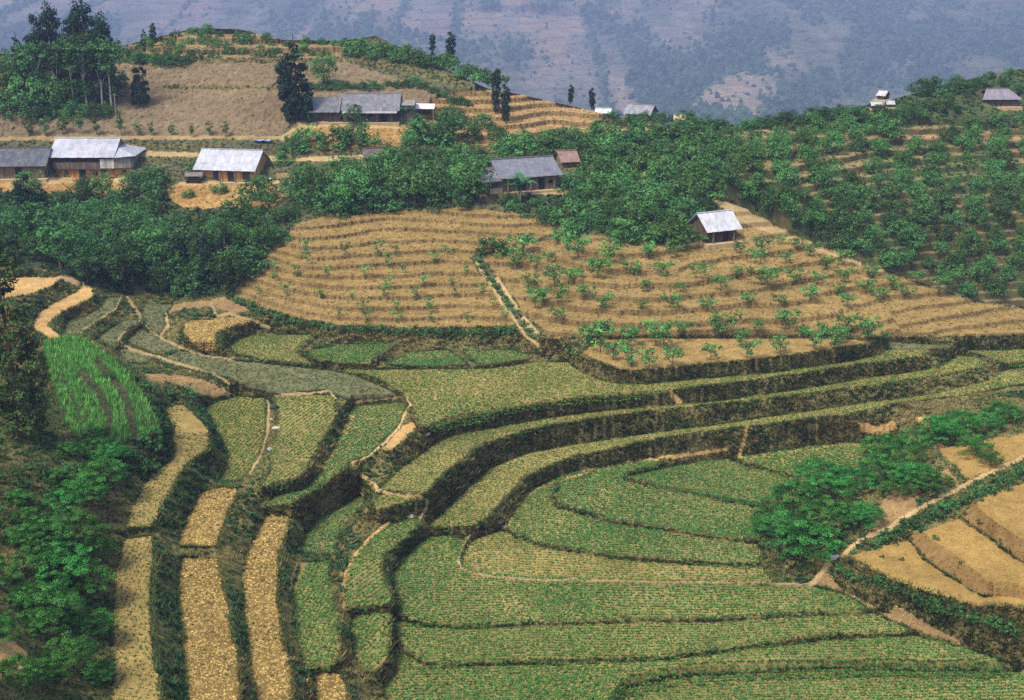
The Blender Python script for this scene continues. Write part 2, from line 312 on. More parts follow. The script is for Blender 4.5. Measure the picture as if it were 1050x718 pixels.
def ground_mat(name, fine=7.0, mid=.7, lo=.62, bump=.35, dist=.12):
    m, nt, out = new_mat(name)
    at = N(nt, "ShaderNodeAttribute", attribute_name="col")
    geo = N(nt, "ShaderNodeNewGeometry")
    n1 = noise_node(nt, fine, 5, .7, geo.outputs["Position"]); n2 = noise_node(nt, mid, 5, .6, geo.outputs["Position"])
    c = mul_col(nt, at.outputs["Color"], remap(nt, n1.outputs[0], .3, .7, lo, 2 - lo))
    c = mul_col(nt, c, remap(nt, n2.outputs[0], .3, .7, .78, 1.2))
    b = N(nt, "ShaderNodeBump"); b.inputs["Strength"].default_value = bump; b.inputs["Distance"].default_value = dist
    nt.links.new(n1.outputs[0], b.inputs["Height"])
    d = N(nt, "ShaderNodeBsdfDiffuse"); d.inputs["Roughness"].default_value = .6
    nt.links.new(c, d.inputs["Color"]); nt.links.new(b.outputs[0], d.inputs["Normal"])
    nt.links.new(d.outputs[0], out.inputs[0])
    return m
def leaf_mat(name, color, trans=.28, var=.5):
    m, nt, out = new_mat(name)
    at = N(nt, "ShaderNodeAttribute", attribute_name="col")
    oi = N(nt, "ShaderNodeObjectInfo")
    hsv = N(nt, "ShaderNodeHueSaturation"); hsv.inputs["Color"].default_value = (*color, 1)
    nt.links.new(remap(nt, oi.outputs["Random"], 0, 1, .478, .515), hsv.inputs["Hue"])
    nt.links.new(remap(nt, oi.outputs["Random"], 0, 1, 1 - var * .5, 1 + var * .5), hsv.inputs["Value"])
    mx = N(nt, "ShaderNodeMix", data_type='RGBA', blend_type='MULTIPLY'); mx.inputs[0].default_value = 1
    nt.links.new(hsv.outputs[0], mx.inputs[6]); nt.links.new(at.outputs["Color"], mx.inputs[7])
    d = N(nt, "ShaderNodeBsdfDiffuse"); t = N(nt, "ShaderNodeBsdfTranslucent"); s = N(nt, "ShaderNodeMixShader")
    s.inputs[0].default_value = trans
    nt.links.new(mx.outputs[2], d.inputs[0]); nt.links.new(mx.outputs[2], t.inputs[0])
    nt.links.new(d.outputs[0], s.inputs[1]); nt.links.new(t.outputs[0], s.inputs[2]); nt.links.new(s.outputs[0], out.inputs[0])
    return m
def tuft_mat(name, trans=.25):
    m, nt, out = new_mat(name)
    at = N(nt, "ShaderNodeAttribute", attribute_name="col")
    d = N(nt, "ShaderNodeBsdfDiffuse"); t = N(nt, "ShaderNodeBsdfTranslucent"); s = N(nt, "ShaderNodeMixShader")
    s.inputs[0].default_value = trans
    nt.links.new(at.outputs[0], d.inputs[0]); nt.links.new(at.outputs[0], t.inputs[0])
    nt.links.new(d.outputs[0], s.inputs[1]); nt.links.new(t.outputs[0], s.inputs[2]); nt.links.new(s.outputs[0], out.inputs[0])
    return m
M_GROUND = ground_mat("earth")
M_HILL = ground_mat("mountain earth", .12, .02, .6, .5, 1.5)
M_TUFT = tuft_mat("grass blades")

# ------------------------------------------------------------------ ground covers: base colour, clod height (m)
COVER = {  # linear base colours
 "g": ((.225, .178, .062), .035), "G": ((.200, .172, .060), .035), "s": ((.235, .175, .062), .05), "y": ((.150, .105, .036), .09),
 "e": ((.120, .125, .058), .06), "pb": ((.205, .128, .049), .12), "q": ((.235, .155, .070), .09), "m": ((.100, .088, .036), .12), "d": ((.390, .250, .100), .05), "o": ((.232, .160, .060), .08), "o2": ((.222, .156, .060), .08),  # pb: plot soil darkened, with the bank faces' shade in its colour
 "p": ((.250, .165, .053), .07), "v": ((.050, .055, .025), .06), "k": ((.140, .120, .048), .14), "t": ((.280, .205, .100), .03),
 "w": ((.365, .262, .125), .02), "f": ((.060, .070, .032), .10), "b": ((.175, .132, .076), .08), "c": ((.230, .165, .080), .06),
 "a": ((.110, .110, .050), .10), "z": ((.290, .190, .085), .06), "y2": ((.320, .195, .070), .10), "h": ((.100, .100, .050), .10), "r": ((.200, .150, .075), .05)}
CK = list(COVER); CI = {k: i for i, k in enumerate(CK)}
CCOL = np.array([COVER[k][0] for k in CK]); CCLOD = np.array([COVER[k][1] for k in CK])

# ------------------------------------------------------------------ heights on a grid of sight lines, then true positions
U0, U1, V0, V1 = -60, 1110, 0, 780
gu = np.arange(U0, U1 + 1, dtype=float); gv = np.arange(V0, V1 + 1, dtype=float)
GU, GV = np.meshgrid(gu, gv)
H_, W_ = GU.shape
lab = np.full(GU.shape, -1, np.int32)
for i, (nm, kind, cls, z, pts) in enumerate(FIELDS):
    p = np.array(pts, float); b = (slice(max(0, int(p[:, 1].min()) - V0 - 1), int(p[:, 1].max()) - V0 + 2), slice(max(0, int(p[:, 0].min()) - U0 - 1), int(p[:, 0].max()) - U0 + 2))
    m = in_poly(pts, GU[b] + .013, GV[b] + .017)
    lab[b][m] = i
def grow(ids, n):
    for _ in range(n):
        src = np.where(np.isin(lab, ids), lab, -1)
        for ax, sh in ((0, 1), (0, -1), (1, 1), (1, -1)):
            r_ = np.roll(src, sh, ax); m = (lab < 0) & (r_ >= 0); lab[m] = r_[m]
BASIN = [i for i, f in enumerate(FIELDS) if f[0] in set("low tail fprime mid main gee aitch eye jay kay".split())]
grow(BASIN, 3); grow([i for i, f in enumerate(FIELDS) if f[0] not in ("orch", "knoll", "utwo", "uthree", "uone")], 1)
SV = ray_slope(gv)
# levels: every riser seen from above must come out close to upright
guess = np.array([f[3] for f in FIELDS]); nF = len(FIELDS)
edge_v = polyline(HILL_EDGE, gu)
SIDEWAYS = set("atop alow btop blow cee dlow why bench sone stwo sthree are band knoll patch dend".split())
cons = {}
for ci in range(0, W_, 3):
    c = lab[:, ci]; r = np.nonzero(np.diff(c))[0]
    runs = []; s0 = 0
    for x in list(r) + [H_ - 1]:
        runs.append((c[s0], s0, x)); s0 = x + 1
    for k in range(1, len(runs) - 1):
        if runs[k][0] == -1 and runs[k - 1][0] >= 0 and runs[k + 1][0] >= 0 and runs[k - 1][0] != runs[k + 1][0] and runs[k][2] - runs[k][1] < 42:
            cons.setdefault((runs[k - 1][0], runs[k + 1][0]), []).append((runs[k - 1][2], runs[k + 1][1], ci))
cen = np.array([np.mean(np.array(f[4], float), 0) for f in FIELDS])
rows, rhs = [], []
for (a, b_), pr in cons.items():                      # a field may tilt a little: z = z0 + a du + b dv (per 100 px)
    if len(pr) < 5: continue
    if {FIELDS[a][0], FIELDS[b_][0]} & SIDEWAYS: continue
    pr = pr[::max(1, len(pr) // 10)]; w = min(1.0, math.sqrt(len(cons[(a, b_)]) / 12)) / math.sqrt(len(pr)) * 1.6
    for (ra_, rb_, ci) in pr:
        su, sl = SV[ra_], SV[rb_]; row = np.zeros(3 * nF)
        for k, c_, rr_ in ((a, -1 / su - .3, ra_), (b_, 1 / sl + .3, rb_)):
            row[3 * k] = c_; row[3 * k + 1] = c_ * (gu[ci] - cen[k, 0]) / 100; row[3 * k + 2] = c_ * (gv[rr_] - cen[k, 1]) / 100
        rows.append(row * w); rhs.append((60 / sl - 60 / su) * w)
for i in range(nF):
    for k, wt, tgt in ((0, 1.0, guess[i]), (1, 5.0, 0), (2, 5.0, -.8 if FIELDS[i][0] == 'fprime' else 0)):
        row = np.zeros(3 * nF); row[3 * i + k] = wt; rows.append(row); rhs.append(wt * tgt)
SOL = np.linalg.lstsq(np.array(rows), np.array(rhs), rcond=None)[0].reshape(nF, 3)
SOL[:, 1:] = np.clip(SOL[:, 1:], -1.8, .7)
def field_z(i, u, v): return SOL[i, 0] + SOL[i, 1] * (u - cen[i, 0]) / 100 + SOL[i, 2] * (v - cen[i, 1]) / 100
LEV = SOL[:, 0]
print("LEVELS", {f[0]: (round(f[3], 1), round(float(z[0]), 2), round(float(z[1]), 2), round(float(z[2]), 2)) for f, z in zip(FIELDS, SOL)})

def coarse_tps(pts, st=6):
    cu = np.arange(U0, U1 + st, st, dtype=float); cv = np.arange(V0, V1 + st, st, dtype=float)
    Z = tps(pts, *np.meshgrid(cu, cv))
    fu = (gu - U0) / st; fv = (gv - V0) / st; iu = np.minimum(fu.astype(int), len(cu) - 2); iv = np.minimum(fv.astype(int), len(cv) - 2)
    tu = (fu - iu)[None]; tv = (fv - iv)[:, None]
    A = Z[np.ix_(iv, iu)] * (1 - tu) + Z[np.ix_(iv, iu + 1)] * tu; B = Z[np.ix_(iv + 1, iu)] * (1 - tu) + Z[np.ix_(iv + 1, iu + 1)] * tu
    return A * (1 - tv) + B * tv
hz = coarse_tps(HILL_PTS)
hx, hy = unproject(GU, GV, hz)
wob = (fbm(hx, hy, 14, 5) - .5)
m1 = in_poly(O1, GU, GV); m2 = in_poly(O2, GU, GV)
mz = in_poly(AREAS[4][1], GU, GV); mc = in_poly(AREAS[2][1], GU, GV)
hz = np.where(m1, (lambda q: .9 * steps(q, .62, .42) + .1 * q)(hz + wob * .55 + (fbm(hx, hy, 3, 6) - .5) * .12), hz)
m2r = m2 & (GU > 900 + (GV - 300) * .6)
hz = np.where(m2r, steps(hz + wob * .9, .62, .42), np.where(m2, (lambda q: .82 * steps(q, .85, .42) + .18 * q)(hz + wob * .7 + (fbm(hx, hy, 3, 7) - .5) * .2), hz))
hz = np.where(mz, steps(hz + wob * .6, .9, .55), hz)
hz = np.where(mc, steps(hz + wob * .6, 1.1, .55), hz)
Z = np.full(GU.shape, np.nan)
hill = (GV < edge_v[None]) & (lab < 0)
Z[hill] = hz[hill]
for i in range(nF):
    m = lab == i; Z[m] = field_z(i, GU[m], GV[m])
kn = [i for i, f in enumerate(FIELDS) if f[0] == "knoll"][0]
Z[lab == kn] += np.clip((400 - GV[lab == kn]) * .004, -.4, .4)
for (u, v, z) in LOOSE:
    m = np.hypot(GU - u, GV - v) < 4
    Z[m & (lab < 0)] = z
known = ~np.isnan(Z)
def fill(Z, known):                                 # banks: heights relax between the fields they join
    if min(Z.shape) > 60:
        hh, ww = (Z.shape[0] + 1) // 2 * 2, (Z.shape[1] + 1) // 2 * 2
        P = np.full((hh, ww), np.nan); P[:Z.shape[0], :Z.shape[1]] = np.where(known, Z, np.nan)
        Q = P.reshape(hh // 2, 2, ww // 2, 2)
        k = ~np.isnan(Q); n = k.sum((1, 3)); q = np.where(n > 0, np.nansum(Q, (1, 3)) / np.maximum(n, 1), np.nan)
        C = fill(q, n > 0)
        init = np.repeat(np.repeat(C, 2, 0), 2, 1)[:Z.shape[0], :Z.shape[1]]
        its = 40
    else:
        init = np.full(Z.shape, np.nanmean(Z)); its = 3000
    A = np.where(known, Z, init)
    for _ in range(its):
        P = np.pad(A, 1, mode='edge')
        S = (P[:-2, 1:-1] + P[2:, 1:-1] + P[1:-1, :-2] + P[1:-1, 2:]) * .25
        A = np.where(known, A, S)
    return A
Z = fill(Z, known)
cov = np.full(GU.shape, CI["k"], np.int32)
WU = GU + (vnoise(GU, GV, 5, 31) - .5) * 3.2; WV = GV + (vnoise(GU, GV, 5, 32) - .5) * 2.6
cov[hill] = CI["h"]
for c, pts in AREAS:
    cov[in_poly(pts, WU, WV) & hill] = CI[c]
for i, f in enumerate(FIELDS):
    cov[(lab == i)] = CI[f[2]]
for c, pts in SPOTS:
    cov[in_poly(pts, WU, WV) & ~hill & (lab < 0)] = CI[c]
def lines(lst, raise_ground):
    global Z
    for L in lst:
        pts, hw, cls = L[0], L[1], L[-1]
        p = np.array(pts, float)
        b = (slice(max(0, int(p[:, 1].min()) - V0 - 8), int(p[:, 1].max()) - V0 + 9), slice(max(0, int(p[:, 0].min()) - U0 - 8), int(p[:, 0].max()) - U0 + 9))
        d = seg_dist(pts, WU[b] * .6 + GU[b] * .4, WV[b] * .6 + GV[b] * .4)
        cov[b][(d < hw)] = CI[cls]
        if raise_ground: Z[b] += L[2] * np.clip(1.4 - d / hw, 0, 1)
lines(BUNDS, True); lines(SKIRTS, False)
# small relief: clods, ragged banks
X, Y = unproject(GU, GV, Z)
amp = CCLOD[cov]
Z = Z + amp * ((vnoise(X, Y, .33, 3) - .5) * 1.3 + (vnoise(X, Y, .9, 4) - .5) * .9)
bank = (cov == CI["k"]) & ~hill
Z = Z + np.where(bank, (fbm(X + 1.1 * GU * .02, Y - GV * .09, 2.2, 9) - .5) * .40, 0)
Yd = (CAM_Z - Z) / SV[:, None]                       # distance along the ground must grow up the picture: no overhangs
for r in range(H_ - 2, -1, -1):
    Yd[r] = np.maximum(Yd[r], Yd[r + 1] + .012)
Z2 = CAM_Z - Yd * SV[:, None]
for i, f in enumerate(FIELDS):
    mm = lab == i
    if mm.any() and np.abs(Z2 - Z)[mm].max() > .3: print("OVER", f[0], round(float(np.abs(Z2 - Z)[mm].max()), 2), GU[mm][np.argmax(np.abs(Z2 - Z)[mm])], GV[mm][np.argmax(np.abs(Z2 - Z)[mm])])
print("overhang fix", float(np.abs(Z2 - Z)[200:].max()), float(np.percentile(np.abs(Z2 - Z)[200:], 99)))
Z = Z2
X, Y = unproject(GU, GV, Z)
cols = CCOL[cov].copy()
# ground tints that belong to the soil: damp and dry patches
tint = fbm(X + 1.3 * Z, Y + 2.7 * Z, 5, 77) - .5
cols *= (1 + .5 * tint)[..., None]
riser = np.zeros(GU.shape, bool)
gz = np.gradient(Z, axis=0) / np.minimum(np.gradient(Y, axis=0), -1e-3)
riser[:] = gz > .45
for cset, tgt in ((("o", "o2", "z", "c"), (.20, .14, .062)),):  # riser faces darkened in colour to deepen their shade
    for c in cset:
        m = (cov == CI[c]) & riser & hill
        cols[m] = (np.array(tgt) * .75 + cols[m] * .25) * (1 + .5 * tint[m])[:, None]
sky_v = polyline(SKYLINE, gu)

def grid_faces(h, w):
    i = np.arange(h * w).reshape(h, w)
    return np.stack([i[1:, :-1], i[1:, 1:], i[:-1, 1:], i[:-1, :-1]], -1)
def sub_mesh(name, P, C, F, mat):
    u, inv = np.unique(F.ravel(), return_inverse=True)
    return mesh_obj(name, P[u], inv.reshape(F.shape), C[u], mat, smooth=True)
def build_sheet():
    exu = np.concatenate([[-420, -330, -250, -190, -140, -100, -75], gu, [1125, 1150, 1190, 1240, 1300, 1370, 1450]])
    exv = np.concatenate([gv, [800, 840, 900, 980, 1080]])
    iu = np.clip(exu - U0, 0, W_ - 1).astype(int); iv = np.clip(exv - V0, 0, H_ - 1).astype(int)
    zz = Z[np.ix_(iv, iu)]; cc = cols[np.ix_(iv, iu)]; ll = lab[np.ix_(iv, iu)]; hl = hill[np.ix_(iv, iu)]
    uu, vv = np.meshgrid(exu, exv)
    sk = polyline(SKYLINE, exu)[None]
    vs = np.where((vv < sk) & (vv > sk - 1.0001), sk, vv)
    sl = ray_slope(vs); yy = (CAM_Z - zz) / sl
    # beyond the traced rows the ground keeps falling towards the viewer
    xx, yy = unproject(uu, vs, zz)
    P = np.stack([xx, yy, zz], -1).reshape(-1, 3); C = cc.reshape(-1, 3)
    F = grid_faces(*uu.shape)
    keep = (vv[:-1, :-1] > sk[:, :-1] - 1.0001) & (vv[:-1, 1:] > sk[:, 1:] - 1.0001)
    fl = ll[1:, 1:]; fh = hl[1:, 1:]
    made = []
    for i, f in enumerate(FIELDS):
        m = keep & (fl == i)
        if m.any(): made.append(tag(sub_mesh(f[1], P, C, F[m], M_GROUND), kind="structure"))
    tag(sub_mesh("terrace_banks_ground", P, C, F[keep & (fl < 0) & ~fh], M_GROUND), kind="structure")
    tag(sub_mesh("hillside_ground", P, C, F[keep & (fl < 0) & fh], M_GROUND), kind="structure")
    # far side of the crest
    idx = np.arange(P.shape[0]).reshape(uu.shape)
    top = np.argmax(vv > sk - 1.0001, axis=0)
    T = P[idx[top, np.arange(len(exu))]]; TC = C[idx[top, np.arange(len(exu))]]
    A = [T]
    for dy, dz in ((3, -1.2), (9, -5), (22, -15)):
        q = T.copy(); q[:, 1] += dy; q[:, 0] *= (T[:, 1] + dy) / T[:, 1]; q[:, 2] += dz; A.append(q)
    n = len(exu)
    tag(mesh_obj("hillside_ground", np.concatenate(A), np.concatenate([np.stack([np.arange(n - 1) + k * n, np.arange(1, n) + k * n, np.arange(1, n) + (k + 1) * n, np.arange(n - 1) + (k + 1) * n], -1) for k in range(3)]), np.concatenate([TC] * 4), M_GROUND, smooth=True), kind="structure")
build_sheet()

# ------------------------------------------------------------------ the slope across the side valley
ru = np.concatenate([np.arange(640, 1112, 1.5), [1130, 1160, 1200, 1260, 1340, 1450]]); rv = np.arange(56, 372, 1.0)
RU, RV = np.meshgrid(ru, rv)
RZ = tps(RIGHT_PTS, np.minimum(RU, 1110), RV)
rx, ry = unproject(RU, RV, RZ)
rw = fbm(rx, ry, 16, 8) - .5
RS = steps(RZ + rw * .9, 1.15, .55) + (vnoise(rx, ry, .8, 61) - .5) * .18
RS = np.where(RV < 128, RZ + (vnoise(rx, ry, 1.5, 62) - .5) * .3, RS)
RY = (CAM_Z - RS) / ray_slope(RV)
for r in range(len(rv) - 2, -1, -1): RY[r] = np.maximum(RY[r], RY[r + 1] + .02)
RS = CAM_Z - RY * ray_slope(RV)
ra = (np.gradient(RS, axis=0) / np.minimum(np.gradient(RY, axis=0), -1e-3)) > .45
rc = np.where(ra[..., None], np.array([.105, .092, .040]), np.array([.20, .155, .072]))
rgreen = (vnoise(rx, ry, 5, 63) > .5)
rc = np.where((rgreen & ~((RV > 136) & (RV < 147) & (RU > 700)))[..., None], rc * .5 + np.array([.03, .06, .02]), rc)
rc = np.where(((RV > 138) & (RV < 144) & (RU > 720))[..., None], np.array([.30, .20, .10]), rc)
rc = np.where(((RV < 128))[..., None], np.array([.07, .085, .035]), rc) * (1 + .5 * (fbm(rx, ry, 7, 64) - .5))[..., None]
rsk = polyline(RIGHT_SKY, ru)[None]
rvs = np.where((RV < rsk) & (RV > rsk - 1.0001), rsk, RV)
rx, ry = unproject(RU, rvs, RS)
rP = np.stack([rx, ry, RS], -1)
rkeep = (RV[:-1, :-1] > rsk[:, :-1] - 1.0001) & (RV[:-1, 1:] > rsk[:, 1:] - 1.0001) & ((RV[:-1, :-1] > 120) & (RU[:-1, :-1] > 655) | (RU[:-1, :-1] > 689))
tag(sub_mesh("hillside_ground", rP.reshape(-1, 3), rc.reshape(-1, 3), grid_faces(*RU.shape)[rkeep], M_GROUND), kind="structure")

# ------------------------------------------------------------------ the mountain across the main valley
fu = np.concatenate([np.arange(-900, -60, 30), np.arange(-60, 1112, 3.0), np.arange(1140, 2000, 30)]); fv = np.arange(-88, 175, 1.5)
FU, FV = np.meshgrid(fu, fv)
FD = tps([(0,130,900),(1050,130,900),(500,110,960),(500,0,1500),(0,0,1420),(1050,0,1400),(0,-90,1900),(1050,-90,1900),(500,-90,1950),(300,170,700),(800,170,700),(720,70,1100),(790,90,1010),(650,60,1230),(900,60,1180)], FU, FV) * 1.9
fx = (FU - 525) / FOC * FD
FD = FD + (fbm(fx, FD, 520, 90, 5) - .5) * 480 * np.clip((FV + 90) / 60, .3, 1)
for r in range(len(fv) - 2, -1, -1): FD[r] = np.maximum(FD[r], FD[r + 1] + .3)
FZ = CAM_Z - FD * ray_slope(FV)
fx, _ = unproject(FU, FV, FZ)
fn = fbm(fx, FZ * 2, 90, 92, 5); fn2 = fbm(fx + 900, FZ * 2.5, 240, 93, 4); fn3 = fbm(fx, FZ * 1.6, 30, 94, 4)
pale, pink, wood, scrub = np.array([.165, .145, .12]), np.array([.225, .165, .12]), np.array([.028, .050, .026]), np.array([.080, .088, .05])
FORESTS = [[(650,112),(672,70),(705,40),(745,22),(800,14),(800,44),(745,78),(712,112)], [(300,60),(330,18),(420,16),(430,40),(380,60)], [(20,70),(110,66),(130,30),(60,18),(0,14),(0,70)],
           [(800,112),(812,70),(850,50),(850,108)], [(1000,60),(950,14),(1090,14),(1090,70)], [(735,118),(740,86),(772,86),(775,118)], [(420,44),(520,36),(560,42),(520,56),(430,60)], [(848,100),(880,30),(960,14),(1000,50),(930,84)]]
WFU = FU + (fbm(fx, FZ, 90, 95, 5) - .5) * 90; WFV = FV + (fbm(fx, FZ, 90, 96, 5) - .5) * 44
forest = np.zeros(FU.shape)
for q in FORESTS:                                   # wood thins out towards its edges
    for k in range(6):
        forest += in_poly(q, WFU + (k - 2.5) * 9 * (fn3 - .2), WFV + (k - 2.5) * 5) / 6.0
forest = np.clip(forest, 0, 1)
gully = np.abs(fbm(fx, FZ * .7, 330, 97, 4) - .5); gully2 = np.abs(fbm(fx + 400, FZ * .8, 150, 98, 3) - .5)
forest = np.maximum(forest, np.clip((fn2 - .55) * 7, 0, .8))
forest = np.maximum(forest, np.clip((.035 - gully) * 40, 0, .9)); forest = np.maximum(forest, np.clip((.022 - gully2) * 40, 0, .6))
forest = np.clip(forest + (fn3 - .5) * .9 * (forest > .02), 0, 1)
BFU = FU + (fbm(fx, FZ, 60, 99, 4) - .5) * 34; BFV = FV + (fbm(fx, FZ, 60, 100, 4) - .5) * 20
bare = in_poly([(700,112),(730,86),(770,66),(806,50),(812,66),(790,96),(775,116)], BFU, BFV) | in_poly([(796,60),(830,40),(850,60),(824,78)], BFU, BFV)
fc = pale * .6 + scrub * .4 + (pink - pale) * np.clip((fn - .5) * 5, 0, 1)[..., None]
k_ = np.clip((.50 - fn) * 7, 0, 1)[..., None]; fc = fc * (1 - k_) + scrub * k_
right = np.clip((FU - 790) / 120, 0, 1)[..., None]
fc = fc * (1 - .45 * right) + scrub * .45 * right
band = (np.mod(FZ + 10 * fn2, 9) < 1.6) & (fn2 < .56)
fc = np.where(band[..., None], fc * .72, fc)
bk = sum(in_poly([(700,114),(730,86),(770,66),(806,50),(812,66),(790,96),(775,116)], BFU + (k - 2) * 8 * (fn3 + .3), BFV + (k - 2) * 4) for k in range(5))[..., None] / 5.0 * np.clip(.35 + fn3, 0, 1)[..., None] * .8
fc = fc * (1 - bk) + np.array([.30, .22, .15]) * (.7 + .6 * fn3[..., None]) * bk
forest = np.where(bare, forest * (.25 + .5 * (fn3 > .55)), forest)
fc = fc * (1 - forest[..., None]) + wood * 1.3 * forest[..., None]
tag(mesh_obj("mountain", np.stack([fx, FD, FZ], -1).reshape(-1, 3), grid_faces(*FU.shape).reshape(-1, 4), fc.reshape(-1, 3), M_HILL, smooth=True), kind="structure")

# height of the ground under a photo pixel, and the point itself
def hit(u, v, sheet="near"):
    if sheet == "near":
        i, j = int(round(min(max(v, V0), V1))) - V0, int(round(min(max(u, U0), U1))) - U0
        x, y = unproject(u, v, Z[i, j]); return Vector((float(x), float(y), float(Z[i, j])))
    i = int(np.clip(round(v - rv[0]), 0, len(rv) - 1)); j = int(np.argmin(np.abs(ru - u)))
    x, y = unproject(u, v, RS[i, j]); return Vector((float(x), float(y), float(RS[i, j])))
# ------------------------------------------------------------------ low growth nobody could count: seedlings, bank grass, undergrowth
def tufts(P, size, col, blades=5, width=.28, lean=.55, seed=1, upright=.8):
    """triangular blades fanned around each point; size and colour per point"""
    g = np.random.default_rng(seed); n = len(P)
    a = g.uniform(0, 2 * math.pi, (n, blades)); L = size[:, None] * g.uniform(.7, 1.2, (n, blades)); w = size[:, None] * width * g.uniform(.6, 1.3, (n, blades))
    ln = lean * g.uniform(.3, 1.3, (n, blades)) * L
    d = np.stack([np.cos(a), np.sin(a)], -1); s = np.stack([-np.sin(a), np.cos(a)], -1)
    base = P[:, None, :2] + d * (size[:, None, None] * .12)
    V = np.empty((n, blades, 3, 3))
    V[:, :, 0, :2] = base - s * w[..., None] * .5; V[:, :, 1, :2] = base + s * w[..., None] * .5
    V[:, :, 0, 2] = V[:, :, 1, 2] = (P[:, 2] - .02)[:, None]
    V[:, :, 2, :2] = base + d * ln[..., None]; V[:, :, 2, 2] = P[:, 2][:, None] + L * upright
    C = np.repeat(col[:, None, None, :], blades, 1) * g.uniform(.75, 1.25, (n, blades, 1, 1)); C = np.repeat(C, 3, 2)
    return V.reshape(-1, 3), np.arange(n * blades * 3).reshape(-1, 3), C.reshape(-1, 3)
def stuff(name, label, parts, mat):
    v0 = 0; V, F, C = [], [], []
    for v, f, c in parts:
        V.append(v); F.append(f + v0); C.append(c); v0 += len(v)
    o = mesh_obj(name, np.concatenate(V), np.concatenate(F), np.concatenate(C), mat)
    return tag(o, label, "plants", kind="stuff")

# world area that each grid vertex stands for (slope included)
def area_grid(x, y, z):
    du = np.stack([np.gradient(a, axis=1) for a in (x, y, z)], -1); dv = np.stack([np.gradient(a, axis=0) for a in (x, y, z)], -1)
    return np.minimum(np.linalg.norm(np.cross(du, dv), axis=-1), 3.0)
AREA = area_grid(X, Y, Z)
INVIEW = (GU > -58) & (GU < 1108) & (GV < 740)
PERM = np.stack([X, Y, Z], -1)
def scatter(mask, density, seed, cap=200000):
    g = np.random.default_rng(seed)
    lam = np.where(mask & INVIEW & (GV > sky_v[None] + 1), AREA * density, 0)
    n = g.poisson(lam); ii, jj = np.nonzero(n); k = n[ii, jj]
    ii = np.repeat(ii, k); jj = np.repeat(jj, k)
    if len(ii) > cap: q = g.choice(len(ii), cap, replace=False); ii, jj = ii[q], jj[q]
    fi = np.clip(ii + g.uniform(-.5, .5, len(ii)), 0, H_ - 1.001); fj = np.clip(jj + g.uniform(-.5, .5, len(ii)), 0, W_ - 1.001)
    i0, j0 = fi.astype(int), fj.astype(int); ti, tj = (fi - i0)[:, None], (fj - j0)[:, None]
    P = (PERM[i0, j0] * (1 - tj) + PERM[i0, j0 + 1] * tj) * (1 - ti) + (PERM[i0 + 1, j0] * (1 - tj) + PERM[i0 + 1, j0 + 1] * tj) * ti
    return P, ii, jj, g

# seedlings in rows, field by field
ROWDIR = {"low": 4, "mid": 3, "main": 2, "gee": -5, "aitch": -8, "eye": -10, "jay": -10, "kay": 12, "wedge": 18, "et": 62, "dtop": 60, "dlow": 88, "em": 80, "en": 70, "pea": 60, "plain": 12, "tone": 22, "ttwo": 20, "tnub": 5, "five": 10, "six": 8, "seven": 6, "eight": 4, "ktwo": 4, "atop": 60, "alow": 88, "tail": 0, "fprime": 70, "cee": 85, "btop": 70, "blow": 85}
parts = []
for i, f in enumerate(FIELDS):
    if f[0] not in ROWDIR: continue
    sel = (lab == i) & INVIEW
    if not sel.any(): continue
    g = np.random.default_rng(100 + i)
    x, y = X[sel], Y[sel]; a = R(ROWDIR[f[0]]); ca, sa = math.cos(a), math.sin(a)
    s, t = x * ca + y * sa, -x * sa + y * ca
    gs, gt = {"G": (.17, .40), "g": (.19, .42), "s": (.30, .45), "y": (.5, .5)}[f[2]]
    S, T = np.meshgrid(np.arange(s.min(), s.max(), gs), np.arange(t.min(), t.max(), gt))
    S = S.ravel(); T = T.ravel()
    T = T + (vnoise(S, T, 7, 200 + i) - .5) * 1.6                     # rows wander a little
    S = S + g.normal(0, gs * .3, S.shape); T = T + g.normal(0, gt * .09, S.shape)
    px, py = S * ca - T * sa, S * sa + T * ca
    u, v = project(px, py, np.full(px.shape, LEV[i]))
    for _ in range(3): u, v = project(px, py, field_z(i, u, v))
    ui, vi = np.round(u - U0).astype(int), np.round(v - V0).astype(int)
    ok = (ui > 0) & (ui < W_ - 1) & (vi > 0) & (vi < H_ - 1)
    px, py, ui, vi = px[ok], py[ok], ui[ok], vi[ok]
    ok = (lab[vi, ui] == i) & (g.uniform(0, 1, len(px)) < {"G": .95, "g": .92, "s": .80, "y": .40}[f[2]])
    ok &= vnoise(px, py, 4.0, 300 + i) > {"G": .01, "g": .02, "s": .16, "y": .2}[f[2]]
    px, py, ui, vi = px[ok], py[ok], ui[ok], vi[ok]
    P = np.stack([px, py, Z[vi, ui]], -1)
    sz = g.uniform(.16, .28, len(P)) * {"G": 1.12, "g": 1.0, "s": .85, "y": .85}[f[2]] * (.88 + .24 * vnoise(px, py, 6, 400 + i))
    base = np.array({"G": [.062, .172, .042], "g": [.074, .166, .038], "s": [.080, .135, .034], "y": [.06, .08, .03]}[f[2]])
    hue = vnoise(px, py, 9, 500)[:, None]
    C = base * g.uniform(.6, 1.35, (len(P), 1)) * (1 + (hue - .5) * np.array([.5, .1, -.1]))
    parts.append(tufts(P, sz, C, 5, .55, .95, 600 + i, .62))
stuff("seedlings", "rows of small green seedlings growing on the flat terrace fields", parts, M_TUFT)

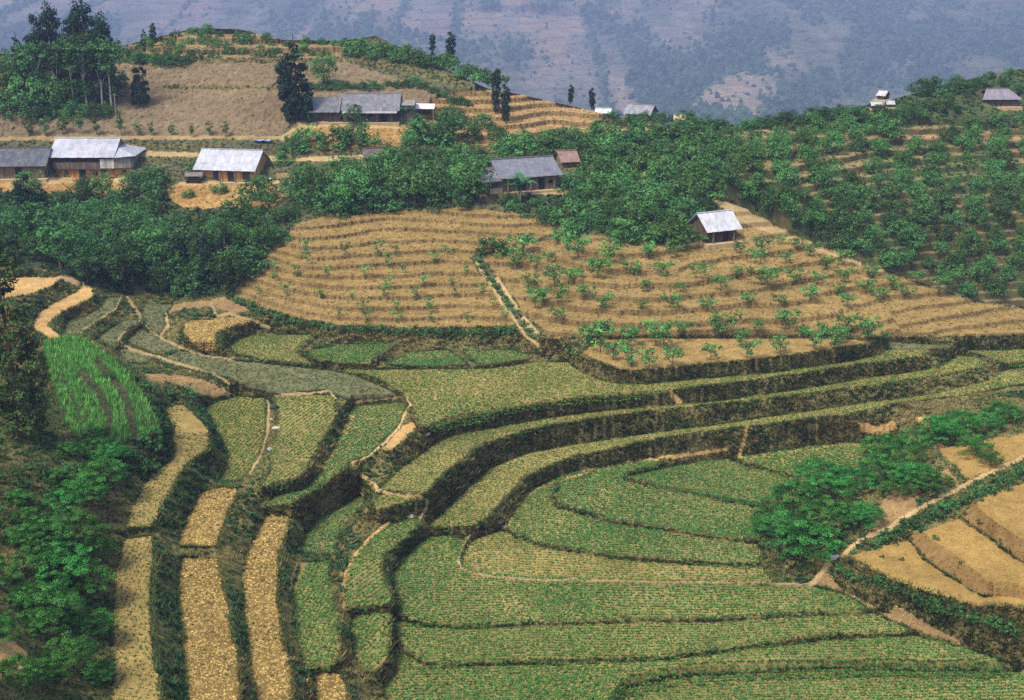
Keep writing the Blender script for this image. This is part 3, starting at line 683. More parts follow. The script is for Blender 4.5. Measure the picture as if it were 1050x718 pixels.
# clods turned up by the hoe: pale lumps over darker soil
def lumps(P, size, col, seed):
    g = np.random.default_rng(seed); n = len(P)
    o = np.array([[1, 0, 0], [0, 1, 0], [-1, 0, 0], [0, -1, 0], [0, 0, .8], [0, 0, -.5]], float)
    a = g.uniform(0, 6.28, n); c, s = np.cos(a)[:, None], np.sin(a)[:, None]
    k = o[None] * g.uniform(.6, 1.3, (n, 6, 1)) * size[:, None, None] * np.array([1, .75, .75])
    V = np.stack([k[..., 0] * c - k[..., 1] * s, k[..., 0] * s + k[..., 1] * c, k[..., 2]], -1) + P[:, None]
    f = np.array([(0, 1, 4), (1, 2, 4), (2, 3, 4), (3, 0, 4), (1, 0, 5), (2, 1, 5), (3, 2, 5), (0, 3, 5)])
    return V.reshape(-1, 3), (f[None] + (np.arange(n) * 6)[:, None, None]).reshape(-1, 3), np.repeat(col, 6, 0)
cp_ = []
for c, dens, rad, colr, cap in (("y", 34, (.06, .15), (.41, .29, .10), 60000), ("s", 9, (.05, .11), (.40, .285, .11), 30000), ("p", 9, (.05, .12), (.29, .19, .06), 20000), ("pb", 9, (.06, .14), (.22, .14, .055), 9000), ("q", 7, (.06, .16), (.30, .21, .10), 12000), ("d", 6, (.05, .12), (.42, .28, .12), 12000), ("o", 9, (.07, .17), (.295, .20, .072), 45000), ("o2", 7, (.07, .17), (.28, .19, .07), 40000), ("z", 3, (.1, .2), (.38, .26, .12), 15000), ("b", 2.5, (.1, .2), (.22, .165, .11), 20000)):  # pb clods carry the same painted bank shade
    P, ii, jj, g = scatter(cov == CI[c], dens, 70 + len(cp_), cap)
    C = np.array(colr) * g.uniform(.5, 1.3, (len(P), 1)); cp_.append(lumps(P, g.uniform(*rad, len(P)), C, 80 + len(cp_)))
stuff("soil_clods", "dry clods of turned soil scattered over the bare fields", cp_, M_GROUND)

# grass and weeds on the banks between the terraces
lowland = ~hill
STEEP = gz > .5
bankm = (cov == CI["k"]) & lowland
P, ii, jj, g = scatter(bankm | (cov == CI['m']), np.where(STEEP, 46, 17), 21, 320000)
stp_ = STEEP[ii, jj] * 1.0; dead = fbm(P[:, 0] + P[:, 2], P[:, 1] + 2 * P[:, 2], 5, 33); patch = vnoise(P[:, 0], P[:, 2] * 3, 2.5, 34)
green = np.array([.048, .100, .028]); olive = np.array([.140, .128, .046]); straw = np.array([.32, .235, .09])
leftdark = np.clip((330 - GU[ii, jj]) / 150, 0, 1) * (GV[ii, jj] > 400)
mixd = np.clip((dead - .42) * 4.5 - .5 * leftdark, 0, 1)[:, None]
C = green * (1 - mixd) + olive * mixd
C = np.where((g.uniform(0, 1, len(P)) < (.10 + .16 * stp_) * (1 - leftdark))[:, None], straw, C) * g.uniform(.5, 1.45, (len(P), 1))
stp = STEEP[ii, jj]; sz = g.uniform(.16, .46, len(P)) * (.6 + .7 * patch) * np.where(stp, 1.5, 1)
bank_parts = [tufts(P, sz, C, 4, .24, .75, 22, .6)]
P, ii, jj, g = scatter((cov == CI["e"]) & lowland, 9, 23, 40000)
C = np.array([.105, .130, .056]) * g.uniform(.6, 1.3, (len(P), 1)) * (1 + (g.uniform(-.25, .25, (len(P), 1)) * np.array([1, 0, 1])))
bank_parts.append(tufts(P, g.uniform(.12, .30, len(P)), C, 5, .3, .7, 24))
# leafy weeds low on the banks
P, ii, jj, g = scatter(bankm & (vnoise(X, Y, 3.2, 41) > .50), 3.5, 25, 30000)
C = np.array([.032, .085, .034]) * g.uniform(.5, 1.5, (len(P), 1))
bank_parts.append(tufts(P, g.uniform(.25, .6, len(P)), C, 7, .5, .8, 26, .6))
# taller grass leaning over every terrace edge
edge = np.zeros(GU.shape, bool); fl_ = lab >= 0
edge[:-1] |= fl_[:-1] & ~fl_[1:]; edge[1:] |= fl_[1:] & ~fl_[:-1]; edge[:, :-1] |= fl_[:, :-1] & ~fl_[:, 1:]; edge[:, 1:] |= fl_[:, 1:] & ~fl_[:, :-1]
edge &= ~np.isin(cov, [CI["w"], CI["t"], CI["d"], CI["p"], CI["pb"]])
g = np.random.default_rng(45); ii, jj = np.nonzero(edge & INVIEW & (vnoise(GU, GV, 9, 46) > .22)); ii = np.repeat(ii, 3); jj = np.repeat(jj, 3)
P = PERM[ii, jj] + g.uniform(-.12, .12, (len(ii), 3)) * np.array([1, 1, 0])
q = vnoise(P[:, 0], P[:, 1], 3, 47)[:, None]; C = (np.array([.050, .095, .032]) * q + np.array([.150, .120, .045]) * (1 - q)) * g.uniform(.6, 1.35, (len(P), 1))
bank_parts.append(tufts(P, g.uniform(.14, .40, len(P)) * (.5 + q[:, 0]), C, 4, .24, .8, 48, .7))
stuff("bank_grass", "grass and weeds growing on the banks between terraces", bank_parts, M_TUFT)

# maize shoots on the knoll: rows of bright blades with dark gaps between
kg = np.random.default_rng(27)
d1 = seg_dist([(100,374),(122,398),(134,424),(138,452)], GU, GV); d2 = seg_dist([(84,384),(104,408),(112,430),(108,458)], GU, GV); d3 = seg_dist([(60,384),(80,420),(84,450)], GU, GV)
km = (lab == kn) & (d1 > 3.6 + 2 * vnoise(X, Y, 1.2, 43)) & (d2 > 3.6 + 2 * vnoise(X, Y, 1.2, 44)) & (d3 > 2)
P, ii, jj, g = scatter(km, 13, 28, 30000)
C = np.array([.125, .36, .070]) * g.uniform(.35, 1.5, (len(P), 1)) * (1 + g.uniform(-.15, .25, (len(P), 1)) * np.array([1, 0, 0]))
P2, ii, jj, g2 = scatter((lab == kn) & ~km, 9, 128, 9000)
C2 = np.array([.045, .075, .028]) * g2.uniform(.5, 1.4, (len(P2), 1))
stuff("maize_shoots", "bright green maize shoots in curved rows on the knoll", [tufts(P, g.uniform(.35, .75, len(P)), C, 6, .11, .4, 29, .95), tufts(P2, g2.uniform(.12, .3, len(P2)), C2, 5, .3, .8, 129, .6)], M_TUFT)

# hillside undergrowth: weeds in the wood, stubble on the dirt slopes
hp = []
P, ii, jj, g = scatter((cov == CI["f"]) & hill, 2.2, 51, 45000)
C = np.array([.036, .075, .035]) * g.uniform(.5, 1.4, (len(P), 1)); hp.append(tufts(P, g.uniform(.3, .9, len(P)), C, 6, .45, .8, 52, .6))
P, ii, jj, g = scatter(((cov == CI["a"]) | (cov == CI["k"]) | (cov == CI["h"])) & hill, 2.5, 53, 40000)
C = np.array([.06, .085, .038]) * g.uniform(.5, 1.4, (len(P), 1)); hp.append(tufts(P, g.uniform(.2, .6, len(P)), C, 5, .4, .8, 54, .6))
P, ii, jj, g = scatter(((cov == CI["o"]) | (cov == CI["o2"]) | (cov == CI["z"]) | (cov == CI["c"]) | (cov == CI["y2"])) & hill, 2.2, 55, 50000)
w = g.uniform(0, 1, (len(P), 1)) < .28
C = np.where(w, np.array([.07, .12, .05]), np.array([.32, .22, .095])) * g.uniform(.5, 1.3, (len(P), 1)); hp.append(tufts(P, g.uniform(.12, .35, len(P)), C, 5, .35, .9, 56, .6))
stuff("undergrowth", "low weeds and stubble growing over the hillside below the houses", hp, M_TUFT)
# the slope across the valley
ar = area_grid(*[rP[..., k] for k in range(3)])
lam = np.where((RU < 1080) & (RV > rsk + 1) & (RU > 690), ar * np.where(RV < 130, 3.0, np.where(rgreen, 1.6, .5)), 0)
g = np.random.default_rng(57); n = g.poisson(np.minimum(lam, 6)); a_, b_ = np.nonzero(n); k = n[a_, b_]; a_ = np.repeat(a_, k); b_ = np.repeat(b_, k)
P = rP[a_, b_] + g.uniform(-.3, .3, (len(a_), 3)) * np.array([1, 1, 0])
q = g.permutation(len(P))[:60000]; P = P[q]
C = np.array([.055, .115, .045]) * g.uniform(.6, 1.3, (len(P), 1))
stuff("undergrowth", "low scrub growing between the shrubs on the far slope", [tufts(P, g.uniform(.25, .8, len(P)), C, 5, .5, .8, 58, .5)], M_TUFT)

# ------------------------------------------------------------------ trees and shrubs: leaf clumps spread through the crown, tapered trunks with limbs
def limb(V, F, pts, r0, r1, k=6):
    pts = [Vector(p) for p in pts]; base = len(V)
    for i, p in enumerate(pts):
        d = (pts[min(i + 1, len(pts) - 1)] - pts[max(i - 1, 0)]).normalized()
        a = d.orthogonal().normalized(); b = d.cross(a); r = r0 + (r1 - r0) * i / (len(pts) - 1)
        for j in range(k):
            t = 2 * math.pi * j / k; V.append(tuple(p + (a * math.cos(t) + b * math.sin(t)) * r))
    for i in range(len(pts) - 1):
        for j in range(k):
            F.append((base + i * k + j, base + i * k + (j + 1) % k, base + (i + 1) * k + (j + 1) % k, base + (i + 1) * k + j))
def leaves(centres, radii, per, size, g, flat=.7, droop=.0, aspect=.5, bright=(.7, 1.3), autumn=False):
    """diamond leaves in clumps; every clump has its own shade of green"""
    n = len(centres) * per
    c = np.repeat(np.asarray(centres, float), per, 0); r = np.repeat(np.asarray(radii, float), per, 0)
    d = g.normal(0, 1, (n, 3)); d /= np.linalg.norm(d, axis=1)[:, None]
    rad = g.uniform(.25, 1, n) ** .5
    p = c + d * (r * rad[:, None])
    nrm = d * .9 + np.array([0, 0, flat]) + g.normal(0, .45, (n, 3)); nrm /= np.linalg.norm(nrm, axis=1)[:, None]
    t = np.cross(nrm, g.normal(0, 1, (n, 3))); t /= np.linalg.norm(t, axis=1)[:, None] + 1e-9
    t[:, 2] -= droop; b = np.cross(nrm, t)
    s = size * g.uniform(.6, 1.3, (n, 1))
    V = np.stack([p - t * s, p + b * s * aspect, p + t * s, p - b * s * aspect], 1)
    sh = np.repeat(g.uniform(*bright, (len(centres), 1)), per, 0) * g.uniform(.75, 1.25, (n, 1))
    am = g.uniform(0, 1, n) < .07
    C = np.concatenate([sh * (1 + g.uniform(-.08, .12, (n, 1))), sh, sh * g.uniform(.8, 1.1, (n, 1))], 1)
    if autumn: C[:, 0] = np.where(am, C[:, 0] * 2.6, C[:, 0] * .62)
    return V.reshape(-1, 3), np.arange(n * 4).reshape(-1, 4), np.repeat(C, 4, 0)
def crown_points(n, shape, g):
    """clump centres inside a named silhouette of height 1, radius 1"""
    out = []
    while len(out) < n:
        x, y, z = g.uniform(-1, 1), g.uniform(-1, 1), g.uniform(0, 1); rr = math.hypot(x, y)
        if shape == "round": ok = rr ** 2 + ((z - .5) / .5) ** 2 < 1 and rr ** 2 + ((z - .5) / .5) ** 2 > .16
        elif shape == "bush": ok = rr ** 2 + (z / 1.0) ** 2 < 1 and rr ** 2 + z ** 2 > .2
        elif shape == "column": ok = rr < .85 * (math.sin(math.pi * min(z * .9 + .08, 1)) ** .5) and rr > .1
        elif shape == "cone": ok = rr < (1 - z) * .95 + .06
        elif shape == "umbrella": ok = rr < 1 and .45 + .35 * (1 - rr * rr) - .22 < z < .62 + .38 * (1 - rr * rr)
        elif shape == "vase": ok = rr < .25 + .75 * z and z > .2
        if ok: out.append((x, y, z))
    return np.array(out)
M_BARK = ground_mat("bark", 9, 2, .6, .4, .03)
def plant_proto(name, shape, h, r, trunk_h, nclump, per, leaf, clump_r, trunk_r, mat, seed, bark=(.10, .075, .05), squash=.7, limbs=5, flat=.7, aspect=.5, droop=0, bright=(.62, 1.38)):
    """crown and trunk meshes of one kind of plant (1 : 1 metres, base at the origin)"""
    g = np.random.default_rng(seed); rr = random.Random(seed)
    cp = crown_points(nclump, shape, g)
    cp[:, 0] *= r; cp[:, 1] *= r; cp[:, 2] = trunk_h + cp[:, 2] * (h - trunk_h)
    cp[:, :2] += np.outer((cp[:, 2] / h) ** 2, g.normal(0, .12 * r, 2))
    rad = np.outer(g.uniform(.6, 1.25, nclump) * clump_r, [1, 1, squash])
    V, F, C = leaves(cp, rad, per, leaf, g, flat, droop, aspect, bright, name == 'side')
    tv, tf = [], []
    top = trunk_h + (h - trunk_h) * (.9 if shape in ("cone", "column") else .55)
    bend = [(0, 0, -.3)] + [(rr.uniform(-.05, .05) * r + 0, rr.uniform(-.05, .05) * r, top * k / 4) for k in range(1, 5)]
    limb(tv, tf, bend, trunk_r, trunk_r * .35, 7)
    for k in range(limbs):
        e = cp[g.integers(len(cp))]; z0 = min(max(trunk_h * .6, e[2] * .55), top * .95)
        s = Vector((0, 0, z0)); e = Vector(e); limb(tv, tf, [s, s.lerp(e, .5) + Vector((0, 0, .06 * h)), e], trunk_r * .5, trunk_r * .15, 5)
    cm = bpy.data.meshes.new(name); 
    oc = mesh_obj("crown", V, F, C, mat); ot = mesh_obj("trunk", np.array(tv), np.array(tf), np.tile(np.array(bark), (len(tv), 1)), M_BARK, smooth=True)
    bpy.data.meshes.remove(cm)
    meshes = (oc.data, ot.data); bpy.data.objects.remove(oc); bpy.data.objects.remove(ot)
    return meshes
LEAF_DARK = leaf_mat("dark leaves", (.053, .130, .043), var=.9); LEAF_MID = leaf_mat("mid green leaves", (.076, .180, .053), var=.8); LEAF_BRIGHT = leaf_mat("fresh leaves", (.100, .245, .072))
LEAF_FIR = leaf_mat("fir needles", (.020, .048, .032)); LEAF_LUSH = leaf_mat("lush leaves", (.046, .165, .036)); LEAF_GREY = leaf_mat("pale leaves", (.075, .135, .070)); LEAF_RED = leaf_mat("autumn tinted leaves", (.085, .105, .034), var=.2)
PRO = {
 "shrub": [plant_proto("shrub", "bush", 3.2, 2.6, .25, 34, 26, .26, .85, .10, LEAF_MID, 10 + k, limbs=5) for k in range(5)],
 "rounded": [plant_proto("rounded", "round", 3.6, 2.1, .25, 30, 44, .20, .95, .10, LEAF_MID, 110 + k, limbs=4, squash=.8) for k in range(5)],
 "bush": [plant_proto("bush", "bush", 3.6, 3.4, .2, 48, 30, .25, .95, .12, LEAF_DARK, 20 + k, limbs=6) for k in range(4)],
 "tree": [plant_proto("tree", "round", 8.5, 3.6, 1.6, 60, 30, .30, 1.15, .20, LEAF_DARK, 30 + k, limbs=8) for k in range(4)],
 "midtree": [plant_proto("midtree", "round", 7.5, 3.2, 1.4, 50, 28, .28, 1.05, .17, LEAF_MID, 36 + k, limbs=8) for k in range(3)],
 "orchard": [plant_proto("orchard", "vase", 2.6, 1.75, .25, 20, 16, .20, .52, .06, LEAF_BRIGHT, 40 + k, limbs=9, flat=.4) for k in range(5)],
 "orchard2": [plant_proto("orchard2", "umbrella", 2.4, 2.0, .3, 26, 20, .20, .50, .07, LEAF_MID, 46 + k, limbs=8) for k in range(4)],
 "sapling": [plant_proto("sapling", "vase", 1.6, .8, .15, 9, 10, .15, .30, .03, LEAF_BRIGHT, 50 + k, limbs=5) for k in range(4)],
 "slim": [plant_proto("slim", "column", 5.0, 1.2, .9, 22, 20, .20, .55, .07, LEAF_MID, 56 + k, limbs=4) for k in range(3)],
 "fir": [plant_proto("fir", "column", 12, 1.9, .6, 70, 34, .30, .75, .18, LEAF_FIR, 60 + k, limbs=6, squash=.8) for k in range(2)] + [plant_proto("fir", "cone", 11, 2.3, .5, 70, 32, .30, .70, .18, LEAF_FIR, 63, limbs=6)],
 "gum": [plant_proto("gum", "round", 13, 3.2, 6.5, 40, 30, .30, 1.05, .20, LEAF_DARK, 66 + k, bark=(.33, .31, .27), limbs=7) for k in range(3)],
 "lush": [plant_proto("lush", "umbrella", 4.6, 3.6, .5, 90, 90, .115, .66, .12, LEAF_LUSH, 70 + k, limbs=9, squash=.45, flat=1.0, bright=(.42, 1.65)) for k in range(3)],
 "weed": [plant_proto("weed", "bush", 1.0, 1.0, .02, 14, 20, .15, .36, .03, LEAF_DARK, 76 + k, limbs=3) for k in range(3)],
 "side": [plant_proto("side", "column", 13.5, 2.0, .2, 120, 60, .14, .55, .15, LEAF_RED, 80, limbs=16, bright=(.35, 1.6))],
}
def add_plant(kind, name, cat, label, p, scale=1.0, wide=1.0, rot=None, var=None, group=None):
    cm, tm = PRO[kind][rnd.randrange(len(PRO[kind])) if var is None else var]
    root = bpy.data.objects.new(name, None); COL.objects.link(root); root.empty_display_size = .3
    root.location = p; root.rotation_euler = (rnd.uniform(-.04, .04), rnd.uniform(-.04, .04), rnd.uniform(0, 6.28) if rot is None else rot)
    root.scale = (scale * wide, scale * wide, scale)
    tag(root, label, cat, group)
    for nm, me in (("crown", cm), ("trunk", tm)):
        o = bpy.data.objects.new(nm, me); COL.objects.link(o); o.parent = root
    return root
ORD = "first second third fourth fifth sixth seventh eighth ninth tenth eleventh twelfth thirteenth fourteenth fifteenth sixteenth seventeenth eighteenth nineteenth twentieth".split()
def nth(i):
    if i < 20: return ORD[i]
    t = {2: "twenty", 3: "thirty", 4: "forty", 5: "fifty", 6: "sixty", 7: "seventy"}[(i + 1) // 10]
    k = (i + 1) % 10
    return (t + "-" + ORD[k - 1]) if k else {"twenty": "twentieth", "thirty": "thirtieth", "forty": "fortieth", "fifty": "fiftieth", "sixty": "sixtieth", "seventy": "seventieth"}[t]
def in_rows(lst, tol):
    """group (u, v, ...) marks into rows by v; rows from the top, each from the left"""
    rows = []
    for q in sorted(lst, key=lambda q: q[1]):
        if rows and q[1] - rows[-1][0][1] <= tol: rows[-1].append(q)
        else: rows.append([q])
    return [sorted(r) for r in rows]
PXM = lambda p: FOC / math.hypot(p.y, CAM_Z - p.z)      # photo pixels per metre at a point
def plant_list(lst, tol, kind, name, cat, phrase, place, native, group, sheet="near", wide=1.0, jitter=.15):
    """lst: (u, v of the base, crown width in px or None). phrase: look; place: 'in the {row} row of ...'"""
    rows = in_rows(lst, tol)
    for ri, row in enumerate(rows):
        for ci, q in enumerate(row):
            p = hit(q[0], q[1], sheet)
            w = (q[2] / PXM(p) / native) if len(q) > 2 else 1.0
            w *= rnd.uniform(1 - jitter, 1 + jitter)
            lab_ = f"{phrase}, {nth(ci)} from the left in the {nth(ri)} row {place}" if len(rows) > 1 else f"{phrase}, {nth(ci)} from the left {place}"
            add_plant(kind, name, cat, lab_, p, w, wide, group=group)
def poisson(poly, gap_u, gap_v, seed, tries=2500, avoid=()):
    g = random.Random(seed); pts = []
    us = [p[0] for p in poly]; vs = [p[1] for p in poly]
    for _ in range(tries):
        u, v = g.uniform(min(us), max(us)), g.uniform(min(vs), max(vs))
        if not in_poly(poly, np.array([u]), np.array([v]))[0]: continue
        if any(a0 < u < a1 and b0 < v < b1 for a0, b0, a1, b1 in avoid): continue
        if all(((u - a) / gap_u) ** 2 + ((v - b) / gap_v) ** 2 > 1 for a, b in pts): pts.append((u, v))
    return pts
# ------------------------------------------------------------------ plants where the photo shows them
def crop(pts, x0, y0, k): return [(x0 + p[0] / k, y0 + p[1] / k) + tuple(p[2:]) for p in pts]
# saplings on the tan terraced field
S1 = crop([(165,90),(280,95),(380,97),(437,100),(165,124),(60,148),(135,162),(222,162),(340,165),(415,138),(455,150),(20,222),(60,176),(105,226),(205,230),(300,232),(400,230),(410,203),(500,231),(520,192),(610,194),(615,216),(700,220),(740,257),(770,290),(655,300),(545,302),(540,270),(435,275),(335,274),(345,306),(440,304),(260,290),(553,120),(593,94),(656,158)], 260, 230, 2.99)
S1 = [(u, v, rnd.uniform(9, 16)) for u, v in S1]
plant_list(S1, 5.5, "sapling", "sapling", "sapling", "small green sapling", "of the tan terraced field", 1.5, "saplings on the tan terraced field")
# orchard shrubs on the stepped slope below the hut
S2 = crop([(215,105,40),(310,118,36),(375,50,34),(435,105,30),(520,105,32),(280,165,36),(385,160,30),(480,160,28),(580,165,20),(145,190,30),(205,182,28),(65,205,26),(85,255,36),(235,232,28),(155,240,24),(165,295,22),(290,265,24),(410,265,14),(510,262,28),(620,268,20),(735,250,24),(655,205,22),(540,208,16),(420,205,16),(700,165,18),(780,190,30),(775,122,20),(715,92,20),(780,85,20),(125,118,18),(90,130,22),(135,160,16),(50,100,36),(20,140,26)], 520, 230, 2.99)
S2 += crop([(20,185,26),(75,122,14),(100,188,24),(200,140,20),(185,188,20),(255,178,22),(345,165,22),(410,202,20),(475,182,24),(545,210,26),(455,232,26),(365,238,24),(320,218,20),(265,252,22),(150,238,24),(60,250,14),(55,62,14),(150,98,18),(255,128,22),(235,220,16),(575,195,30),(110,80,16)], 780, 230, 2.99)
plant_list([(u, v, w * .62 + 5) for u, v, w in S2], 6.5, "orchard", "orchard_shrub", "shrub", "orchard shrub", "of the stepped slope", 3.3, "orchard shrubs on the stepped slope", wide=1.15)
# fresh green fruit trees on the flat orchard in front
S3 = crop([(285,392,70),(370,372,50),(455,370,60),(540,348,44),(655,350,56),(765,330,36),(380,437,46),(435,446,50),(505,438,50),(625,418,44),(735,412,46),(715,372,40),(325,416,44),(255,372,40),(480,385,40)], 520, 230, 2.99)
S3 += crop([(75,328,44),(60,402,44),(130,350,30),(165,388,44),(225,388,56),(265,335,50),(330,360,52),(373,360,24),(200,352,40),(240,362,40)], 780, 230, 2.99)
plant_list([(u, v, w * .56) for u, v, w in S3], 7, "orchard", "fruit_tree", "fruit tree", "young fruit tree", "of the flat orchard", 3.3, "young fruit trees on the flat orchard")
# shrubs in rows across the far slope
rows_v = [134,146,157,168,180,192,205,218,232,246,260,274,288,302]
S4 = []
for k, v in enumerate(rows_v):
    u = 712 + (k % 2) * 14
    while u < 1062:
        vv = v + rnd.uniform(-1.8, 1.8) + (u - 900) * .008
        ridge = float(polyline(SKYLINE, u)) if u > 735 else 215 - max(0, (735 - u)) * .2
        dense = 1.0 if (u < 850 or vv > 190) else .8
        if vv < ridge - 1 and vv > float(polyline(RIGHT_SKY, u)) + 14 and rnd.random() < dense:
            S4.append((u, vv, rnd.uniform(19, 29)))
        u += rnd.uniform(23, 35) if (v < 200 and u > 770) or u > 930 else rnd.uniform(17, 28)
plant_list(S4, 4.2, "rounded", "hillside_shrub", "shrub", "green shrub", "of the far slope", 4.9, "shrubs in rows on the far slope", sheet="right")
# scrub along the crest of the far slope
S5 = [(u, float(polyline(RIGHT_SKY, u)) + rnd.uniform(2, 26) * (0.4 if u < 860 else 1), rnd.uniform(13, 24)) for u in np.arange(700, 1062, 7.0)]
plant_list(S5, 500, "bush", "crest_bush", "bush", "dark green bush", "along the crest of the far slope", 6.4, "bushes along the crest of the far slope", sheet="right")
# the wooded belt under the houses
BELT = [(-10,200),(100,203),(150,214),(185,226),(250,226),(300,222),(292,238),(250,285),(236,302),(130,306),(92,296),(60,280),(-10,270)]
S6 = [(u, v, rnd.uniform(36, 58) if v > 250 else rnd.uniform(26, 38)) for u, v in poisson(BELT, 21, 11, 3)]
t6 = sorted(S6)
for i, (u, v, w) in enumerate(t6):
    p = hit(u, v)
    kind = "tree" if v > 250 and rnd.random() < .6 else ("midtree" if rnd.random() < (.45 if v > 240 else .1) else "bush")
    nat = {"tree": 7.6, "midtree": 6.8, "bush": 6.4}[kind]
    lo = {"tree": "dark leafy tree", "midtree": "mid green leafy tree", "bush": "dark low bush"}[kind]
    add_plant(kind, "woodland_bush" if kind == "bush" else "woodland_tree", "bush" if kind == "bush" else "tree", f"{lo} in the wooded belt below the houses, {nth(i)} plant from the left", p, w / PXM(p) / nat * (.8 if kind != "bush" else 1), group="trees of the wooded belt")
# belt between the tan field and the houses, shrubs round the grey farmhouse and beyond
def patch_of(poly, gu_, gv_, seed, kinds, wr, phrase, place, name, group, avoid=(), sheet="near"):
    pts = sorted(poisson(poly, gu_, gv_, seed, avoid=avoid))
    for i, (u, v) in enumerate(pts):
        p = hit(u, v, sheet); k = rnd.choice(kinds); nat = {"bush": 6.4, "shrub": 5.2, "midtree": 6.8, "tree": 7.6, "weed": 2, "slim": 2.4, "lush": 7.0}[k]
        add_plant(k, name, "bush", f"{phrase}, {nth(i)} from the left {place}", p, rnd.uniform(*wr) / PXM(p) / nat, group=group)
patch_of([(312,208),(330,198),(375,188),(420,188),(470,192),(494,205),(480,212),(420,214),(340,219)], 17, 8, 5, ["bush", "bush", "midtree"], (34, 48), "dense dark green bush", "in the belt above the tan terraced field", "belt_bush", "bushes above the tan terraced field")
patch_of([(410,170),(450,160),(490,162),(505,176),(492,190),(440,184)], 18, 9, 6, ["bush", "shrub"], (22, 31), "leafy green bush", "between the thatched hut and the grey farmhouse", "yard_bush", "bushes beside the grey farmhouse")
patch_of([(585,198),(610,168),(560,152),(600,146),(660,140),(715,140),(735,160),(735,200),(715,222),(660,236),(600,236),(575,226)], 19, 9, 7, ["shrub", "shrub", "bush"], (26, 40), "spreading green shrub", "in the thicket behind the grey farmhouse", "thicket_shrub", "thicket beyond the grey farmhouse")
patch_of([(500,152),(530,146),(560,150),(590,160),(560,160),(520,160)], 18, 8, 8, ["bush", "shrub"], (22, 32), "green bush", "just behind the grey farmhouse", "back_bush", "bushes behind the grey farmhouse")
patch_of([(500,206),(540,208),(585,212),(640,240),(715,246),(640,252),(540,226)], 18, 8, 9, ["bush", "weed"], (16, 26), "dark low bush", "along the ledge under the grey farmhouse", "ledge_bush", "bushes on the ledge under the grey farmhouse")
def singles(lst):
    for kind, name, cat, label, u, v, w, nat, *r in lst:
        p = hit(u, v); add_plant(kind, name, cat, label, p, w / PXM(p) / nat, *(r or [1.0]))
singles([
 ("bush","bush","bush","dense round bush just below the long grey farmhouse's shed",440,148,56,6.4), ("bush","bush","bush","dense round bush hiding the farmhouse shed's foot, right of its neighbour",466,146,50,6.4), ("bush","bush","bush","round bush beside the pale shed roof on its downhill side",462,125,30,6.4),
 ("bush","bush","bush","grey green bush on the bank under the long farmhouse",368,150,44,6.4), ("shrub","bush","bush","small bush on the bank left of the farmhouse path",318,152,36,5.2), ("shrub","bush","bush","bush on the bank between path and long farmhouse",342,151,34,5.2), ("bush","bush","bush","low grey green bush at the start of the farmhouse path",300,155,30,6.4),
 ("midtree","tree","tree","small leafy tree standing in front of the long grey farmhouse",363,131,22,6.8), ("midtree","tree","tree","rounded tree behind the long farmhouse beside the dark fir",332,88,30,6.8),
 ("bush","bush","bush","dark bush at the right gable of the pale roofed timber house",152,196,46,6.4), ("bush","bush","bush","dark bush spilling over the slope right of the timber house",142,208,52,6.4), ("bush","bush","bush","dark bush in front of the two storey timber house",91,196,30,6.4),("shrub","bush","bush","bush in the shade of the timber house's far gable",160,190,32,5.2),
 ("shrub","bush","bush","small shrub on the bare bank under the metal roofed cottage",193,202,14,5.2), ("shrub","bush","bush","pale shrub on the bare bank right below the cottage",225,198,18,5.2), ("bush","bush","bush","leafy bush below the cottage woodpile corner",268,207,46,6.4), ("bush","bush","bush","leafy bush under the wooden fence beside the cottage",312,202,44,6.4),
 ("shrub","bush","bush","dark shrub hugging the cottage's back corner",200,174,16,5.2), ("shrub","bush","bush","small shrub on the path bank behind the cottage",292,168,20,5.2),
 ("midtree","tree","tree","leafy tree above the thatched hut roof",420,158,20,6.8), ("bush","bush","bush","bush growing against the thatched hut",398,178,40,6.4), ("bush","bush","bush","bush on the bank beside the road end near the firs",510,140,18,6.4),("bush","bush","bush","bush at the foot of the two slim firs",497,130,24,6.4),
 ("shrub","bush","bush","bush behind the small hut on the stepped slope",690,248,44,5.2), ("shrub","bush","bush","low bush left of the small hut",664,248,34,5.2), ("shrub","bush","bush","bush on the terrace edge beyond the hut",640,250,28,5.2), ("shrub","bush","bush","bush at the upper corner of the tan field",580,244,30,5.2), ("shrub","bush","bush","low bush by the top of the drainage ditch",504,262,34,5.2),
 # firs
 ("fir","fir_tree","fir","dark broad fir left of the long grey farmhouse",305,124,33,3.8,.85), ("fir","fir_tree","fir","dark fir touching the long farmhouse's left end",296,122,20,3.8), ("fir","fir_tree","fir","lone dark fir on the brown field beside the grove",144,109,22,3.8,.75), ("fir","fir_tree","fir","taller of two slim firs right of the farmhouse shed",508,117,17,4.2,.65), ("fir","fir_tree","fir","shorter of two slim firs right of the farmhouse shed",519,127,15,4.2,.8),
 ("fir","fir_tree","fir","small fir on the hill crest left of its twin",148,47,7,4.0), ("fir","fir_tree","fir","small fir on the hill crest right of its twin",157,47,8,4.0), ("fir","fir_tree","fir","small dark fir on the skyline over the hedge bank",462,66,12,4.2), ("fir","fir_tree","fir","tiny fir on the skyline left of the hedge bank fir",443,58,8,4.2),("fir","fir_tree","fir","tiny fir on the dirt crest behind the far roofs",607,113,8,4.0),("fir","fir_tree","fir","dark fir on the dirt crest beside a pale sapling",585,107,7,4.0),
 ("fir","fir_tree","fir","tall dark fir at the wooded belt's end below the timber house",30,246,24,4.0), ("fir","fir_tree","fir","slimmer dark fir beside the tall one below the timber house",46,240,18,4.0), ("fir","fir_tree","fir","dark fir standing in the shady end of the wooded belt",212,296,26,4.0), ("fir","fir_tree","fir","dark fir at the tan field's corner in the wooded belt",232,285,24,4.0),
])
